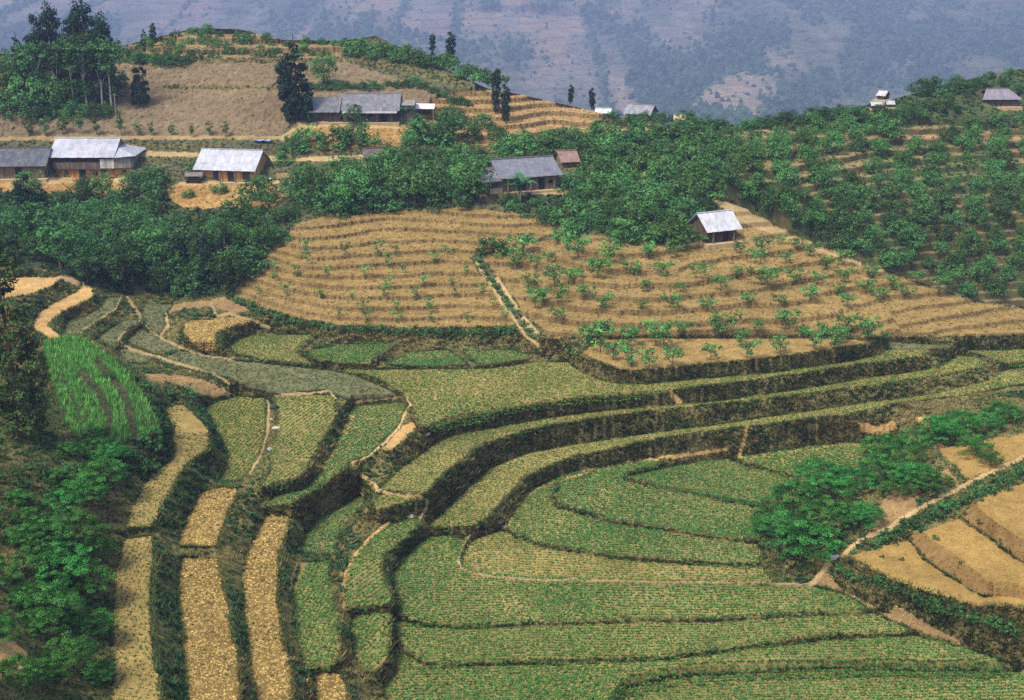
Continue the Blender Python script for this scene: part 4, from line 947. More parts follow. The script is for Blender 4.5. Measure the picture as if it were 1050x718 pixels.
# the grove on the upper hill
for i_, (u_, w_) in enumerate([(628,22),(646,18),(662,24),(680,22),(704,26)]):
    p = hit(u_, 127); add_plant("bush", "crest_shrub", "bush", f"green bush below the far roofs on the dirt crest, {nth(i_)} from the left", p, w_ / PXM(p) / 6.4, group="bushes below the far roofs")
GROVE = [("fir",104,108,31),("fir",92,100,33),("fir",80,98,30),("fir",60,92,29),("fir",40,96,28),("fir",114,96,22),("fir",24,100,26),("fir",70,104,30),
 ("gum",77,113,36),("gum",90,112,38),("gum",105,112,34),("gum",115,112,36),("gum",60,112,36),("gum",40,112,34),("gum",20,112,34),
 ("midtree",30,116,40),("midtree",50,118,36),("midtree",98,108,30),("midtree",122,100,26),("bush",20,120,34),("bush",38,122,30),("bush",60,118,26),("bush",118,90,20),("bush",8,112,36),("midtree",70,112,30),("midtree",84,110,28),("midtree",112,108,26),("midtree",10,104,40),("midtree",44,106,34),("bush",78,120,28),("bush",98,120,26),("bush",110,118,22)]
for i, (k, u, v, w) in enumerate(sorted(GROVE, key=lambda q: q[1])):
    p = hit(u, v); nat = {"fir": 4.0, "gum": 6.6, "midtree": 6.8, "bush": 6.4}[k]
    s = w / PXM(p) / nat
    lo = {"fir": "tall dark fir", "gum": "tall pale trunked tree", "midtree": "leafy green tree", "bush": "dark bush"}[k]
    add_plant(k, {"fir": "fir_tree", "gum": "grove_tree", "midtree": "grove_tree", "bush": "grove_bush"}[k], {"fir": "fir", "bush": "bush"}.get(k, "tree"), f"{lo} of the hilltop grove, {nth(i)} plant from the left", p, s, .8 if k == "fir" else 1.0, group="grove on the upper hill")
# saplings along the brown field's lower edge
S7 = [(30,140),(47,139),(65,138),(81,138),(99,138),(125,139),(142,139),(155,139),(176,139),(196,141),(215,139),(231,142)]
for i, (u, v) in enumerate(S7):
    p = hit(u, v); add_plant("slim", "slim_tree", "young tree", f"slim young tree, {nth(i)} from the left along the brown field's lower edge", p, rnd.uniform(15, 19) / PXM(p) / 5.0 * (1.35 if i < 6 else .95), 1.1, group="slim trees along the brown field")
# hilltop terraces: shrubs, and the leafy hedge on the bank
S8 = [(u, v, rnd.uniform(9, 17)) for u, v in poisson([(130,52),(200,32),(245,33),(290,43),(345,46),(345,58),(130,64)], 13, 6, 13)]
plant_list(S8, 5, "shrub", "hilltop_shrub", "shrub", "green shrub", "on the hilltop terraces", 5.2, "shrubs on the hilltop terraces")
S9 = [(u, float(np.interp(u, [355,400,450,500,512], [52,58,68,86,88])) + rnd.uniform(-4, 6), rnd.uniform(16, 24)) for u in np.arange(355, 514, 6.5)]
plant_list(S9, 500, "shrub", "hedge_shrub", "shrub", "leafy hedge shrub", "on the sloping bank of the hilltop", 5.2, "hedge on the hilltop bank")
S10 = [(u, float(np.interp(u, [318,340,380,430,450,480], [92,92,90,88,98,110])) + rnd.uniform(-1.5, 2), rnd.uniform(10, 17)) for u in np.arange(318, 482, 9)]
plant_list(S10, 500, "bush", "field_hedge_bush", "bush", "dark hedge bush", "along the brown field above the long farmhouse", 6.4, "hedge above the long farmhouse")
S11 = [(u, float(np.interp(u, [134,165,192], [62,66,66])) + rnd.uniform(-2, 2), rnd.uniform(16, 22)) for u in np.arange(134, 194, 9)]
plant_list(S11, 500, "bush", "field_edge_bush", "bush", "dark bush", "along the top edge of the brown field", 6.4, "bushes at the brown field's top edge")
# hedge bank at the foot of the tan field and in the ditch
S12 = [(u, float(np.interp(u, [236,262,300,350,430,528], [306,318,331,339,343,341])) + rnd.uniform(-1, 1.5), rnd.uniform(10, 15)) for u in np.arange(238, 530, 7)]
plant_list(S12, 500, "weed", "bank_bush", "bush", "dark scrubby bush", "along the foot of the tan terraced field", 2.0, "bushes at the foot of the tan field")
S13 = [(u, float(np.interp(u, [488,548], [268,346])) + rnd.uniform(-1, 1), rnd.uniform(7, 11)) for u in np.arange(488, 552, 5)]
plant_list(S13, 500, "weed", "ditch_bush", "bush", "dark scrubby bush", "in the slanting ditch", 2.0, "bushes in the slanting ditch")
# near left: lush bushes under the maize knoll, the leafy tree at the edge
LB = [(70,690,60),(50,640,64),(95,655,50),(60,600,66),(88,610,56),(45,565,56),(75,560,60),(100,575,40),(85,520,54),(105,500,48),(62,530,44),(112,478,38),(95,470,36),(28,620,40),(40,700,40),(100,700,34),(35,585,44),(22,560,38),(45,650,44),(18,700,44),(30,540,34),(60,500,34),(70,470,28),(100,455,26),(112,462,24),(20,520,30),(0,600,44),(-5,660,44)]
for i, (u, v, w) in enumerate(sorted(LB, key=lambda q: q[1])):
    p = hit(u, v); add_plant("lush", "lush_bush", "bush", f"lush green bush on the near slope below the maize plot, {nth(i)} from the top", p, w / PXM(p) / 7.4, 1.1, group="lush bushes on the near slope")
RB = [(800,560,58),(825,575,66),(845,545,54),(812,528,56),(850,515,50),(880,505,44),(838,500,48),(868,540,44),(885,540,40),(905,495,48),(925,478,46),(940,500,44),(955,505,40),(905,470,42),(940,462,40),(975,455,40),(1000,468,36),(985,440,34),(1010,445,36),(1030,432,34),(960,448,36),(1015,478,26),(790,545,40),(920,510,32)]
for i, (u, v, w) in enumerate(sorted(RB)):
    p = hit(u, v); add_plant("lush", "lush_bush", "bush", f"lush green bush on the mound beside the green terraces, {nth(i)} from the left", p, w / PXM(p) / 7.4, 1.1, group="lush bushes on the mound")
HB = [(u, float(np.interp(u, [860,880,920,960,1000,1040,1060], [582,594,606,618,634,644,650])) + rnd.uniform(-2, 5), rnd.uniform(15, 24)) for u in np.arange(862, 1062, 8)]
plant_list(HB, 500, "weed", "bank_bush", "bush", "dark leafy bush", "on the bank under the plowed plots", 2.0, "bushes on the bank under the plowed plots")
HC = [(u, float(np.interp(u, [890,935,990,1040,1060], [562,540,516,490,480])) + rnd.uniform(-1, 3), rnd.uniform(15, 22)) for u in np.arange(888, 1062, 8)]
plant_list(HC, 500, "weed", "path_bush", "bush", "dark bush", "along the dirt path above the plowed plots", 2.0, "bushes along the dirt path")
KB = [(150,462,30),(140,478,30),(160,452,24),(168,440,20),(128,470,26),(152,480,22),(170,458,18),(110,388,16),(150,402,20),(165,405,26),(185,410,24),(195,405,22),(140,394,18)]
for i, (u, v, w) in enumerate(sorted(KB)):
    p = hit(u, v); add_plant("weed", "bank_bush", "bush", f"dark bush on the bank round the maize knoll, {nth(i)} from the left", p, w / PXM(p) / 2.0, group="bushes round the maize knoll")
p = hit(18, 452); add_plant("side", "edge_tree", "tree", "tall slim tree with reddish brown leaves at the left edge", p + Vector((.3, 0, 0)), 1.3, 1.0, 0.5)
p = hit(38, 446); add_plant("side", "edge_tree", "tree", "shorter slim tree with reddish brown leaves beside the maize plot", p, .72, 1.1, 2.0)
WD = [(u, v, rnd.uniform(12, 24)) for u, v in poisson([(-10,445),(60,450),(78,470),(62,500),(40,540),(-10,560)], 17, 12, 17)] + [(958,553,9),(968,531,8),(986,578,7),(1004,536,9),(1026,556,8),(925,575,7),(905,572,6)]
for i, (u, v, w) in enumerate(sorted(WD, key=lambda q: (q[1], q[0]))):
    p = hit(u, v); where = "near slope" if u < 200 else "plowed plots"
    add_plant("weed", "weed_clump", "weeds", f"low weed clump on the {where}, {nth(i)} of these clumps from the top", p, w / PXM(p) / 2.0, group="weed clumps")
# ------------------------------------------------------------------ houses, fence, poles, stones
M_WOOD = ground_mat("weathered wood", 14, 1.2, .7, .3, .02)
def metal_mat():
    m, nt, out = new_mat("roof sheet")
    at = N(nt, "ShaderNodeAttribute", attribute_name="col"); geo = N(nt, "ShaderNodeNewGeometry")
    n1 = noise_node(nt, 1.6, 5, .65, geo.outputs["Position"])
    p = N(nt, "ShaderNodeBsdfPrincipled"); p.inputs["Roughness"].default_value = .5; p.inputs["Specular IOR Level"].default_value = .4
    n2 = noise_node(nt, .8, 6, .7, geo.outputs["Position"]); mp = N(nt, "ShaderNodeMapping"); mp.inputs["Scale"].default_value = (3, .5, .5); nt.links.new(geo.outputs["Position"], mp.inputs[0]); n3 = noise_node(nt, 1.5, 3, .6, mp.outputs[0])
    rust = N(nt, "ShaderNodeMix", data_type='RGBA'); nt.links.new(remap(nt, n2.outputs[0], .54, .68, 0, .55), rust.inputs[0]); rust.inputs[7].default_value = (.20, .135, .095, 1)
    nt.links.new(mul_col(nt, mul_col(nt, at.outputs["Color"], remap(nt, n1.outputs[0], .3, .7, .74, 1.16)), remap(nt, n3.outputs[0], .3, .7, .82, 1.12)), rust.inputs[6]); nt.links.new(rust.outputs[2], p.inputs["Base Color"]); nt.links.new(p.outputs[0], out.inputs[0])
    return m
M_ROOF = metal_mat()
class MB:
    def __init__(s): s.v, s.f, s.c = [], [], []
    def quad(s, a, b, c, d, col):
        i = len(s.v); s.v += [tuple(a), tuple(b), tuple(c), tuple(d)]; s.c += [col] * 4; s.f.append((i, i + 1, i + 2, i + 3))
    def slab(s, a, b, c, d, t, col):                  # a thin solid from a quad, thickened along its own normal
        a, b, c, d = map(Vector, (a, b, c, d)); n = (b - a).cross(d - a).normalized() * t
        q = [a, b, c, d]; w = [p - n for p in q]
        s.quad(*q, col); s.quad(w[3], w[2], w[1], w[0], col)
        for k in range(4): s.quad(q[k], w[k], w[(k + 1) % 4], q[(k + 1) % 4], col)
    def box(s, x0, x1, y0, y1, z0, z1, col):
        P = [(x, y, z) for z in (z0, z1) for y in (y0, y1) for x in (x0, x1)]
        for k in ((0, 2, 3, 1), (4, 5, 7, 6), (0, 1, 5, 4), (2, 6, 7, 3), (0, 4, 6, 2), (1, 3, 7, 5)): s.quad(*[P[j] for j in k], col)
    def build(s, name, mat, parent): return mesh_obj(name, np.array(s.v), np.array(s.f), np.array(s.c), mat, parent)
def vary(c, a=.2): 
    k = rnd.uniform(1 - a, 1 + a); return (c[0] * k * rnd.uniform(.96, 1.04), c[1] * k, c[2] * k * rnd.uniform(.95, 1.05))
def root_at(name, label, cat, p, rot, group=None):
    o = bpy.data.objects.new(name, None); COL.objects.link(o); o.location = p; o.rotation_euler = (0, 0, R(rot)); return tag(o, label, cat, group)
def planks(mb, a, b, z0, z1f, col, w=.24, a_=.25):     # a boarded wall from a to b (x, y); z1f gives its top
    a, b = Vector(a), Vector(b); n = max(1, int((b - a).length / w)); nr = Vector(((b - a).y, -(b - a).x)).normalized()
    for k in range(n):
        p, q = a.lerp(b, k / n), a.lerp(b, (k + .95) / n); off = nr * rnd.uniform(0, .025)
        p, q = p + off, q + off; c = vary(col, a_)
        mb.quad((p.x, p.y, z0), (q.x, q.y, z0), (q.x, q.y, z1f(q)), (p.x, p.y, z1f(p)), c)
def roof_slope(mb, x0, x1, ye, ze, yr, zr, col, pw=.9, rows=2, a=.10, sk0=0, sk1=0):
    n = max(1, int(round((x1 - x0) / pw)))
    for j in range(rows):
        t0, t1 = j / rows, (j + 1) / rows + (.02 if j < rows - 1 else 0)
        for k in range(n):
            c = vary(col, a); lift = .02 * (k % 2) + .015 * j * 0
            X = lambda k_, t: (x0 + sk0 * t) + ((x1 + sk1 * t) - (x0 + sk0 * t)) * k_ / n
            A = lambda k_, t: (X(k_, t), ye + (yr - ye) * t, ze + (zr - ze) * t + lift - .02 * j)
            if yr > ye: mb.slab(A(k, t0), A(k + 1, t0), A(k + 1, t1), A(k, t1), .05, c)
            else: mb.slab(A(k + 1, t0), A(k, t0), A(k, t1), A(k + 1, t1), .05, c)
def house(name, label, p, rot, L, D, wh, rh, eave, ov=(.7, .7, .9), wall=(.25, .13, .05), roof=(.5, .52, .57), pw=.9, rows=2, ra=.08, doors=(), windows=(), posts=(), porch=None, gables=True, base=(.36, .27, .15), found=2.0, skew=0, cat="house", chim=False):
    """local frame: x along the ridge, front wall on y = 0, p at the middle of the front wall's foot"""
    r = root_at(name, label, cat, p, rot); h = L / 2; yr = D / 2
    mb = MB(); mb.box(-h - .5, h + .5, -1.0, D + .5, -found, .12, base); mb.build("platform", M_WOOD, r)
    slope = (rh - eave) / (yr + ov[2])
    top = lambda q: min(rh - .12, eave + slope * (min(q.y, D - q.y) + ov[2]) - .1)
    mb = MB()
    planks(mb, (-h, 0), (h, 0), .12, top, wall); planks(mb, (h, D), (-h, D), .12, top, wall)
    for s_, e_ in (((h, 0), (h, yr)), ((h, yr), (h, D)), ((-h, D), (-h, yr)), ((-h, yr), (-h, 0))): planks(mb, s_, e_, .12, top, wall)
    mb.build("wall", M_WOOD, r)
    rf = MB(); roof_slope(rf, -h - ov[0], h + ov[1], -ov[2], eave, yr, rh, roof, pw, rows, ra, skew, -skew); f1 = rf.build("roof", M_ROOF, r)
    rf = MB(); roof_slope(rf, -h - ov[0], h + ov[1], D + ov[2], eave, yr, rh, roof, pw, rows, ra, skew, -skew)
    rf.build("roof", M_ROOF, r)
    mb = MB(); mb.box(-h - ov[0] + skew, h + ov[1] - skew, yr - .12, yr + .12, rh - .02, rh + .07, vary(roof)); mb.build("ridge_cap", M_ROOF, f1)
    for (x, w, hh, c) in doors:
        d = MB(); d.box(x - w / 2, x + w / 2, -.09, -.035, .12, hh, c); d = d.build("door", M_WOOD, r)
    for (x, w, z0, z1, c) in windows:
        d = MB(); d.box(x - w / 2, x + w / 2, -.07, -.035, z0, z1, c); o = d.build("window", M_WOOD, r)
        d = MB(); d.box(x - w / 2 - .06, x + w / 2 + .06, -.1, -.072, z1, z1 + .07, (.3, .2, .1)); d.box(x - w / 2 - .06, x + w / 2 + .06, -.1, -.072, z0 - .07, z0, (.3, .2, .1)); d.build("window_frame", M_WOOD, o)
    for x in posts:
        d = MB(); d.box(x - .09, x + .09, -ov[2] + .25, -ov[2] + .43, .12, eave + .05, (.16, .12, .08)); d.build("post", M_WOOD, r)
    return r
DK = (.03, .025, .02)
# the two storey timber house
p = hit(88, 184.5)
h1 = house("timber_house", "two storey timber house with pale metal roof and upper gallery", p, 0, 9.0, 7.0, 3.7, 5.9, 3.6, (.7, .4, 1.0), (.50, .245, .085), (.36, .375, .42), .85, 3, .12,
           doors=((-.4, 1.0, 1.75, DK), (2.9, .9, 1.7, DK)), windows=((-2.8, .7, .7, 1.4, (.12, .10, .08)), (1.6, .7, .6, 1.3, DK)))
g = MB(); planks(g, (-4.6, -.55), (4.6, -.55), 1.85, lambda q: 2.75, (.13, .105, .085)); g.box(-4.6, 4.6, -.6, 0, 1.72, 1.84, (.10, .08, .06)); g.build("gallery", M_WOOD, h1)
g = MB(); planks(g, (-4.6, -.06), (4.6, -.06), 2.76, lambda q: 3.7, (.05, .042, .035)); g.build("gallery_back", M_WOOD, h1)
e = MB(); planks(e, (4.5, .1), (7.2, .5), .12, lambda q: 1.9, (.56, .29, .10)); planks(e, (7.2, .5), (7.2, 6.4), .12, lambda q: 1.9, (.50, .25, .09)); e.build("wing_wall", M_WOOD, h1)
e = MB(); planks(e, (2.6, -.62), (4.7, -.62), 1.9, lambda q: 3.3, (.40, .38, .35), .3, .35); planks(e, (4.7, -.6), (7.3, .2), 1.9, lambda q: 3.5, (.22, .20, .18), .3, .3); planks(e, (7.3, .2), (7.3, 6.5), 1.9, lambda q: 3.5, (.24, .22, .19), .3, .3); e.build("wing_gallery", M_WOOD, h1)
e = MB(); RC = (.36, .375, .42)
e.slab((4.7, -1.0, 3.55), (8.0, -.2, 3.75), (4.7, 2.0, 4.75), (4.7, 1.9, 4.74), .06, RC); e.slab((8.0, -.2, 3.75), (8.0, 7.2, 3.75), (4.7, 5.0, 4.75), (4.7, 2.0, 4.75), .06, vary(RC, .05)); e.slab((8.0, 7.2, 3.75), (4.7, 8.0, 3.55), (4.7, 5.1, 4.74), (4.7, 5.0, 4.75), .06, RC)
e.build("hip_roof", M_ROOF, h1)
d = MB(); d.box(5.6, 6.3, .12, .18, .12, 1.5, DK); d.build("door", M_WOOD, h1)
# grey roofed neighbour at the frame's edge
house("grey_house", "low timber house under a dark grey roof beside the two storey house", hit(13, 184), 4, 9.6, 6.5, 2.4, 4.3, 2.1, (.6, .6, .9), (.20, .14, .08), (.075, .082, .096), .5, 5, .22, doors=((1.0, .9, 1.8, DK),))
# the metal roofed cottage
h2 = house("cottage", "small timber cottage with a plain pale metal roof", hit(234, 187), -9, 8.4, 6.6, 2.4, 4.5, 1.95, (1.0, .5, 1.0), (.56, .33, .135), (.40, .415, .46), .75, 3, .10,
      doors=((-1.9, .8, 1.75, (.07, .05, .04)), (.5, .95, 1.75, (.06, .045, .035)), (3.0, 1.3, 1.75, (.08, .06, .045))), posts=(-4.0, -1.0, 1.4, 3.9))
# the long farmhouse: two joined grey roofs, mud walled end, pale shed roof
p = hit(357, 126); pm = PXM(p)
X3 = lambda u: (u - 357) / pm
h3 = house("long_farmhouse", "long low farmhouse with two joined weathered grey roofs", p + Vector((X3(379), .3, 0)), 0, 8.6, 7.0, 2.3, 4.3, 2.0, (.3, .6, .9), (.12, .095, .075), (.150, .153, .172), .55, 5, .18, doors=((-2.4, .9, 1.8, DK), (2.2, 1.2, 1.8, DK)), windows=((.3, .6, .9, 1.5, DK),), posts=(-1.0, 1.2, 3.6))
for sgn in (1,):
    rf = MB(); x0, x1 = X3(308) - X3(379), X3(349) - X3(379)
    roof_slope(rf, x0, x1, -.9, 1.75, 3.5, 3.75, (.125, .128, .143), .5, 5, .2); roof_slope(rf, x0, x1, 7.9, 1.75, 3.5, 3.75, (.125, .128, .143), .5, 5, .2); rf.build("lower_roof", M_ROOF, h3)
    w = MB(); tp = lambda q: 1.75 + .44 * (min(q.y, 7 - q.y) + .9) - .1
    planks(w, (x0 + .5, 0), (x1, 0), .1, tp, (.11, .085, .065)); planks(w, (x0 + .5, 3.5), (x0 + .5, 0), .1, tp, (.12, .09, .07)); planks(w, (x0 + .5, 7), (x0 + .5, 3.5), .1, tp, (.12, .09, .07)); planks(w, (x1, 7), (x0 + .5, 7), .1, tp, (.11, .085, .065)); w.build("lower_wall", M_WOOD, h3)
    w = MB(); w.box(x0, x1, -1, 7.5, -2, .1, (.34, .24, .12)); w.build("platform", M_WOOD, h3)
    w = MB(); w.slab((X3(352) - X3(379), -1.5, 1.72), (X3(407) - X3(379), -1.5, 1.72), (X3(407) - X3(379), -.75, 2.02), (X3(352) - X3(379), -.75, 2.02), .05, (.28, .285, .30)); w.build("eave_skirt", M_ROOF, h3)
p4 = hit(415, 127)
b = root_at("mud_wall_hut", "mud walled hut built onto the long farmhouse's end", "hut", p4 + Vector((0, .6, 0)), 0)
m = MB(); m.box(-1.45, 1.5, 0, 5, -1.5, 3.0, (.20, .165, .13)); m.build("wall", M_WOOD, b)
m = MB(); m.slab((-1.6, -.3, 2.95), (1.65, -.3, 2.95), (1.65, 2.5, 3.5), (-1.6, 2.5, 3.5), .06, (.22, .2, .18)); m.slab((1.65, 5.3, 2.95), (-1.6, 5.3, 2.95), (-1.6, 2.5, 3.5), (1.65, 2.5, 3.5), .06, (.22, .2, .18)); m.build("roof", M_WOOD, b)
p5 = hit(434, 120)
b = root_at("open_shed", "open shed with a bright flat metal roof on thin posts", "shed", p5, 0)
m = MB(); m.slab((-1.9, -1.2, 1.55), (1.9, -1.2, 1.5), (1.9, 1.8, 1.95), (-1.9, 1.8, 2.0), .05, (.72, .70, .70)); m.build("roof", M_ROOF, b)
for x, y in ((-1.7, -1), (1.7, -1), (-1.7, 1.6), (1.7, 1.6)):
    m = MB(); m.box(x - .07, x + .07, y - .07, y + .07, -.6, 1.5 + .13 * (y + 1.2), (.2, .15, .1)); m.build("post", M_WOOD, b)
m = MB(); planks(m, (-1.7, 1.6), (1.7, 1.6), -.3, lambda q: 1.7, (.12, .10, .08)); m.build("back_wall", M_WOOD, b)
# grey farmhouse with the banana plant
h4 = house("grey_farmhouse", "grey roofed farmhouse among bushes behind a banana plant", hit(543, 196), 20, 8.6, 7.0, 2.4, 4.3, 2.2, (.5, .6, .9), (.21, .165, .115), (.150, .156, .185), .5, 5, .12, doors=((-1.0, .9, 1.8, DK), (1.8, .9, 1.8, DK)), windows=((3.2, .6, .9, 1.5, DK),), posts=(-3.5, 0, 3.6))
e = MB(); e.slab((-7.2, -.6, 1.75), (-4.4, -.9, 1.95), (-4.4, 1.6, 2.9), (-4.45, 1.5, 2.9), .06, (.22, .225, .25)); e.slab((-7.2, 6.8, 1.75), (-7.2, -.6, 1.75), (-4.4, 1.6, 2.9), (-4.4, 5.4, 2.9), .06, (.16, .165, .19)); e.build("lean_to_roof", M_ROOF, h4)
e = MB(); planks(e, (-6.6, 0), (-4.3, 0), .1, lambda q: 1.8, (.15, .115, .08)); planks(e, (-6.6, 6), (-6.6, 0), .1, lambda q: 1.8, (.13, .10, .07)); e.build("lean_to_wall", M_WOOD, h4)
e = MB(); e.box(-6.3, -4.5, -.9, -.75, .1, .85, (.27, .23, .16)); e.build("low_screen", M_WOOD, h4)
house("rusty_shed", "small shed with a rusty brown roof behind the grey farmhouse", hit(583, 181) + Vector((.3, 4.0, -.2)), 12, 2.4, 4.2, 1.9, 3.1, 1.7, (.3, .4, .5), (.16, .11, .08), (.215, .140, .110), .5, 4, .15, cat="shed")
# the hut on the stepped slope
house("field_hut", "lone wooden hut with a bright metal roof on the stepped slope", hit(740, 249), 24, 4.5, 4.2, 2.1, 3.8, 1.75, (.5, .5, .75), (.085, .062, .045), (.46, .465, .49), .75, 2, .05, doors=((.5, .8, 1.7, DK),), posts=(-1.6, 1.6), cat="hut", found=1.2)
# small roofs far off
def far_house(label, u, v, y, rot, L, D, wh, rh, wall, roof, name="far_house"):
    z = CAM_Z - float(ray_slope(v)) * y; x = (u - 525) / FOC * math.hypot(y, CAM_Z - z)
    return house(name, label, Vector((x, y, z - rh)), rot, L, D, wh, rh, wh - .1, (.35, .35, .4), wall, roof, .6, 3, .15, found=4)
far_house("grey roofed house peeping over the dirt crest", 652, 108.5, 251, -24, 4.4, 4.0, 1.5, 2.9, (.10, .08, .07), (.22, .225, .25))
far_house("small pale roofed shed left of the crest house", 617, 112.0, 250, -10, 2.2, 2.2, 1.1, 1.7, (.10, .09, .08), (.55, .56, .60))
far_house("little house with a tan roof right of the crest house", 695, 118.5, 248, -8, 1.7, 2.2, 1.3, 2.0, (.12, .09, .07), (.50, .33, .22))
house("ridge_cabin", "tiny dark cabin with a pale roof edge on the green crest", hit(903, 103, "right"), -35, 1.3, 2.2, .9, 1.6, .8, (.2, .2, .25), (.07, .055, .045), (.40, .41, .43), .6, 2, .06, cat="cabin")
house("ridge_shed", "low shed with a white roof just below the tiny cabin", hit(899, 112, "right"), 4, 1.7, 1.4, .7, 1.2, .6, (.2, .2, .25), (.07, .055, .045), (.40, .41, .43), .6, 2, .06, cat="shed")
house("ridge_shed", "low shed with a broken white roof beside its darker walled twin", hit(913, 111, "right"), -3, 1.1, 1.4, .75, 1.25, .65, (.2, .2, .25), (.10, .08, .06), (.38, .39, .41), .4, 2, .18, cat="shed")
house("ridge_house", "grey hipped house on the green crest at the picture's edge", hit(1026, 110, "right"), 2, 6.2, 5.0, 1.6, 3.0, 1.4, (.5, .5, .6), (.10, .08, .08), (.20, .185, .21), .5, 4, .14, skew=1.6)
# thatched hut in the bushes
house("thatched_hut", "dark thatched hut half hidden by bushes under the road", hit(392, 170), 10, 5.0, 3.6, 1.5, 2.5, 1.35, (.4, .4, .5), (.10, .08, .06), (.10, .085, .075), .35, 5, .25, cat="hut")
# fence, woodpile, low roof, sacks, tarp by the cottage
p = hit(308, 184)
b = root_at("wooden_fence", "weathered upright board fence beside the metal roofed cottage", "fence", p, 3)
m = MB()
for k in range(16):
    x = -1.6 + k * .2; m.box(x - .07, x + .07, -.03, .03, -.2, 1.25 + rnd.uniform(-.15, .15), vary((.15, .12, .095), .3))
m.build("boards", M_WOOD, b)
for z in (.35, .95):
    m = MB(); m.box(-1.7, 1.6, .035, .09, z, z + .1, (.17, .13, .10)); m.build("rail", M_WOOD, b)
p = hit(290, 183)
b = root_at("board_panel", "low tan board panel between the cottage and the fence", "panel", p, 2); m = MB(); planks(m, (-1.0, 0), (1.0, 0), -.2, lambda q: .8, (.40, .29, .14)); planks(m, (1.0, .06), (-1.0, .06), -.2, lambda q: .8, (.40, .29, .14)); m.build("boards", M_WOOD, b)
for x in (-.95, .95):
    m = MB(); m.box(x - .06, x + .06, .07, .18, -.3, .95, (.2, .15, .1)); m.build("post", M_WOOD, b)
p = hit(199, 187)
b = root_at("woodpile", "stacked firewood under a slanting cover beside the cottage", "woodpile", p, 8)
for r_ in range(3):
    for k in range(7 - r_):
        V, F = [], []; x = -1.05 + k * .34 + r_ * .17; limb(V, F, [(x, -.5, .2 + r_ * .3), (x + rnd.uniform(-.04, .04), .7, .2 + r_ * .3)], .16, .15, 7)
        mesh_obj("log", np.array(V), np.array(F), np.tile(np.array(vary((.17, .13, .10), .3)), (len(V), 1)), M_WOOD, b, smooth=True)
m = MB(); m.slab((-1.3, -.6, 1.05), (1.3, -.6, 1.0), (1.3, .9, 1.4), (-1.3, .9, 1.35), .06, (.17, .15, .14)); m.build("cover", M_WOOD, b)
p = hit(305, 193)
b = root_at("goat_shelter", "low slanting dark roof on posts below the board fence", "shelter", p, 6); m = MB(); m.slab((-1.3, -.5, .75), (1.3, -.7, 1.25), (1.3, .9, 1.4), (-1.3, .9, .9), .06, (.10, .085, .075)); m.build("roof", M_WOOD, b)
for x, y, z in ((-1.1, -.4, .75), (1.1, -.5, 1.2), (1.1, .7, 1.35), (-1.1, .7, .88)):
    m = MB(); m.box(x - .06, x + .06, y - .06, y + .06, -.5, z, (.15, .11, .08)); m.build("post", M_WOOD, b)
def lump(name, label, cat, p, sx, sy, sz, col, seed):
    me = bpy.data.meshes.new(name); bm = bmesh.new(); bmesh.ops.create_icosphere(bm, subdivisions=3, radius=1)
    gg = random.Random(seed)
    pl = [(Vector((gg.gauss(0, 1), gg.gauss(0, 1), gg.gauss(0, 1))).normalized(), gg.uniform(.55, .9)) for _ in range(9)]
    for v in bm.verts:
        q = v.co.copy()
        for n_, d_ in pl:
            t = q.dot(n_)
            if t > d_: q -= n_ * (t - d_) * .9
        v.co = Vector((q.x * sx, q.y * sy, q.z * sz))
    bm.to_mesh(me); bm.free()
    a = me.color_attributes.new("col", 'FLOAT_COLOR', 'POINT'); a.data.foreach_set("color", np.tile(np.array((*col, 1), np.float32), (len(me.vertices), 1)).ravel())
    me.materials.append(M_WOOD); o = bpy.data.objects.new(name, me); COL.objects.link(o); o.location = p; tag(o, label, cat); return o
lump("sack", "pale sack by the cottage's gable corner, the bigger of two", "sack", hit(265, 186) + Vector((0, 0, .25)), .35, .3, .36, (.6, .58, .55), 1)
lump("sack", "pale sack by the cottage's gable corner, the smaller of two", "sack", hit(277, 185.5) + Vector((0, 0, .2)), .28, .25, .28, (.62, .6, .58), 2)
b = tag(bpy.data.objects.new("tarp", bpy.data.meshes.new("tarp")), "narrow blue sheet lying on the bank behind the cottage", "tarp"); COL.objects.link(b)
p = hit(269, 146); b.data.from_pydata([(p.x - 1.4 + i * .35, p.y + (j - 1) * .5, p.z + .35 + .08 * math.sin(i * 1.7 + j)) for j in range(3) for i in range(9)], [], [(j * 9 + i, j * 9 + i + 1, (j + 1) * 9 + i + 1, (j + 1) * 9 + i) for j in range(2) for i in range(8)])
a = b.data.color_attributes.new("col", 'FLOAT_COLOR', 'POINT'); a.data.foreach_set("color", np.tile(np.array((.20, .30, .50, 1), np.float32), (27, 1)).ravel()); b.data.materials.append(M_WOOD)
sm = b.modifiers.new("thick", 'SOLIDIFY'); sm.thickness = .03
def pole(name, label, u, v, h):
    p = hit(u, v); b = root_at(name, label, "pole", p, 0)
    V, F = [], []; limb(V, F, [(0, 0, -.4), (.03, 0, h * .5), (.05, 0, h)], .09, .06, 8); mesh_obj("post", np.array(V), np.array(F), np.tile(np.array((.24, .21, .17)), (len(V), 1)), M_WOOD, b, smooth=True)
    m = MB(); m.box(-.35, .45, -.04, .04, h - .35, h - .27, (.16, .13, .1)); m.build("crossarm", M_WOOD, b)
pole("wire_pole", "thin wooden pole at the lower edge of the hilltop grove", 119, 122, 4.2)
pole("wire_pole", "thin wooden pole among bushes above the tan field", 332, 209, 2.6)
pole("wire_pole", "thin wooden pole in the wooded belt by the tan field", 235, 290, 5.0)
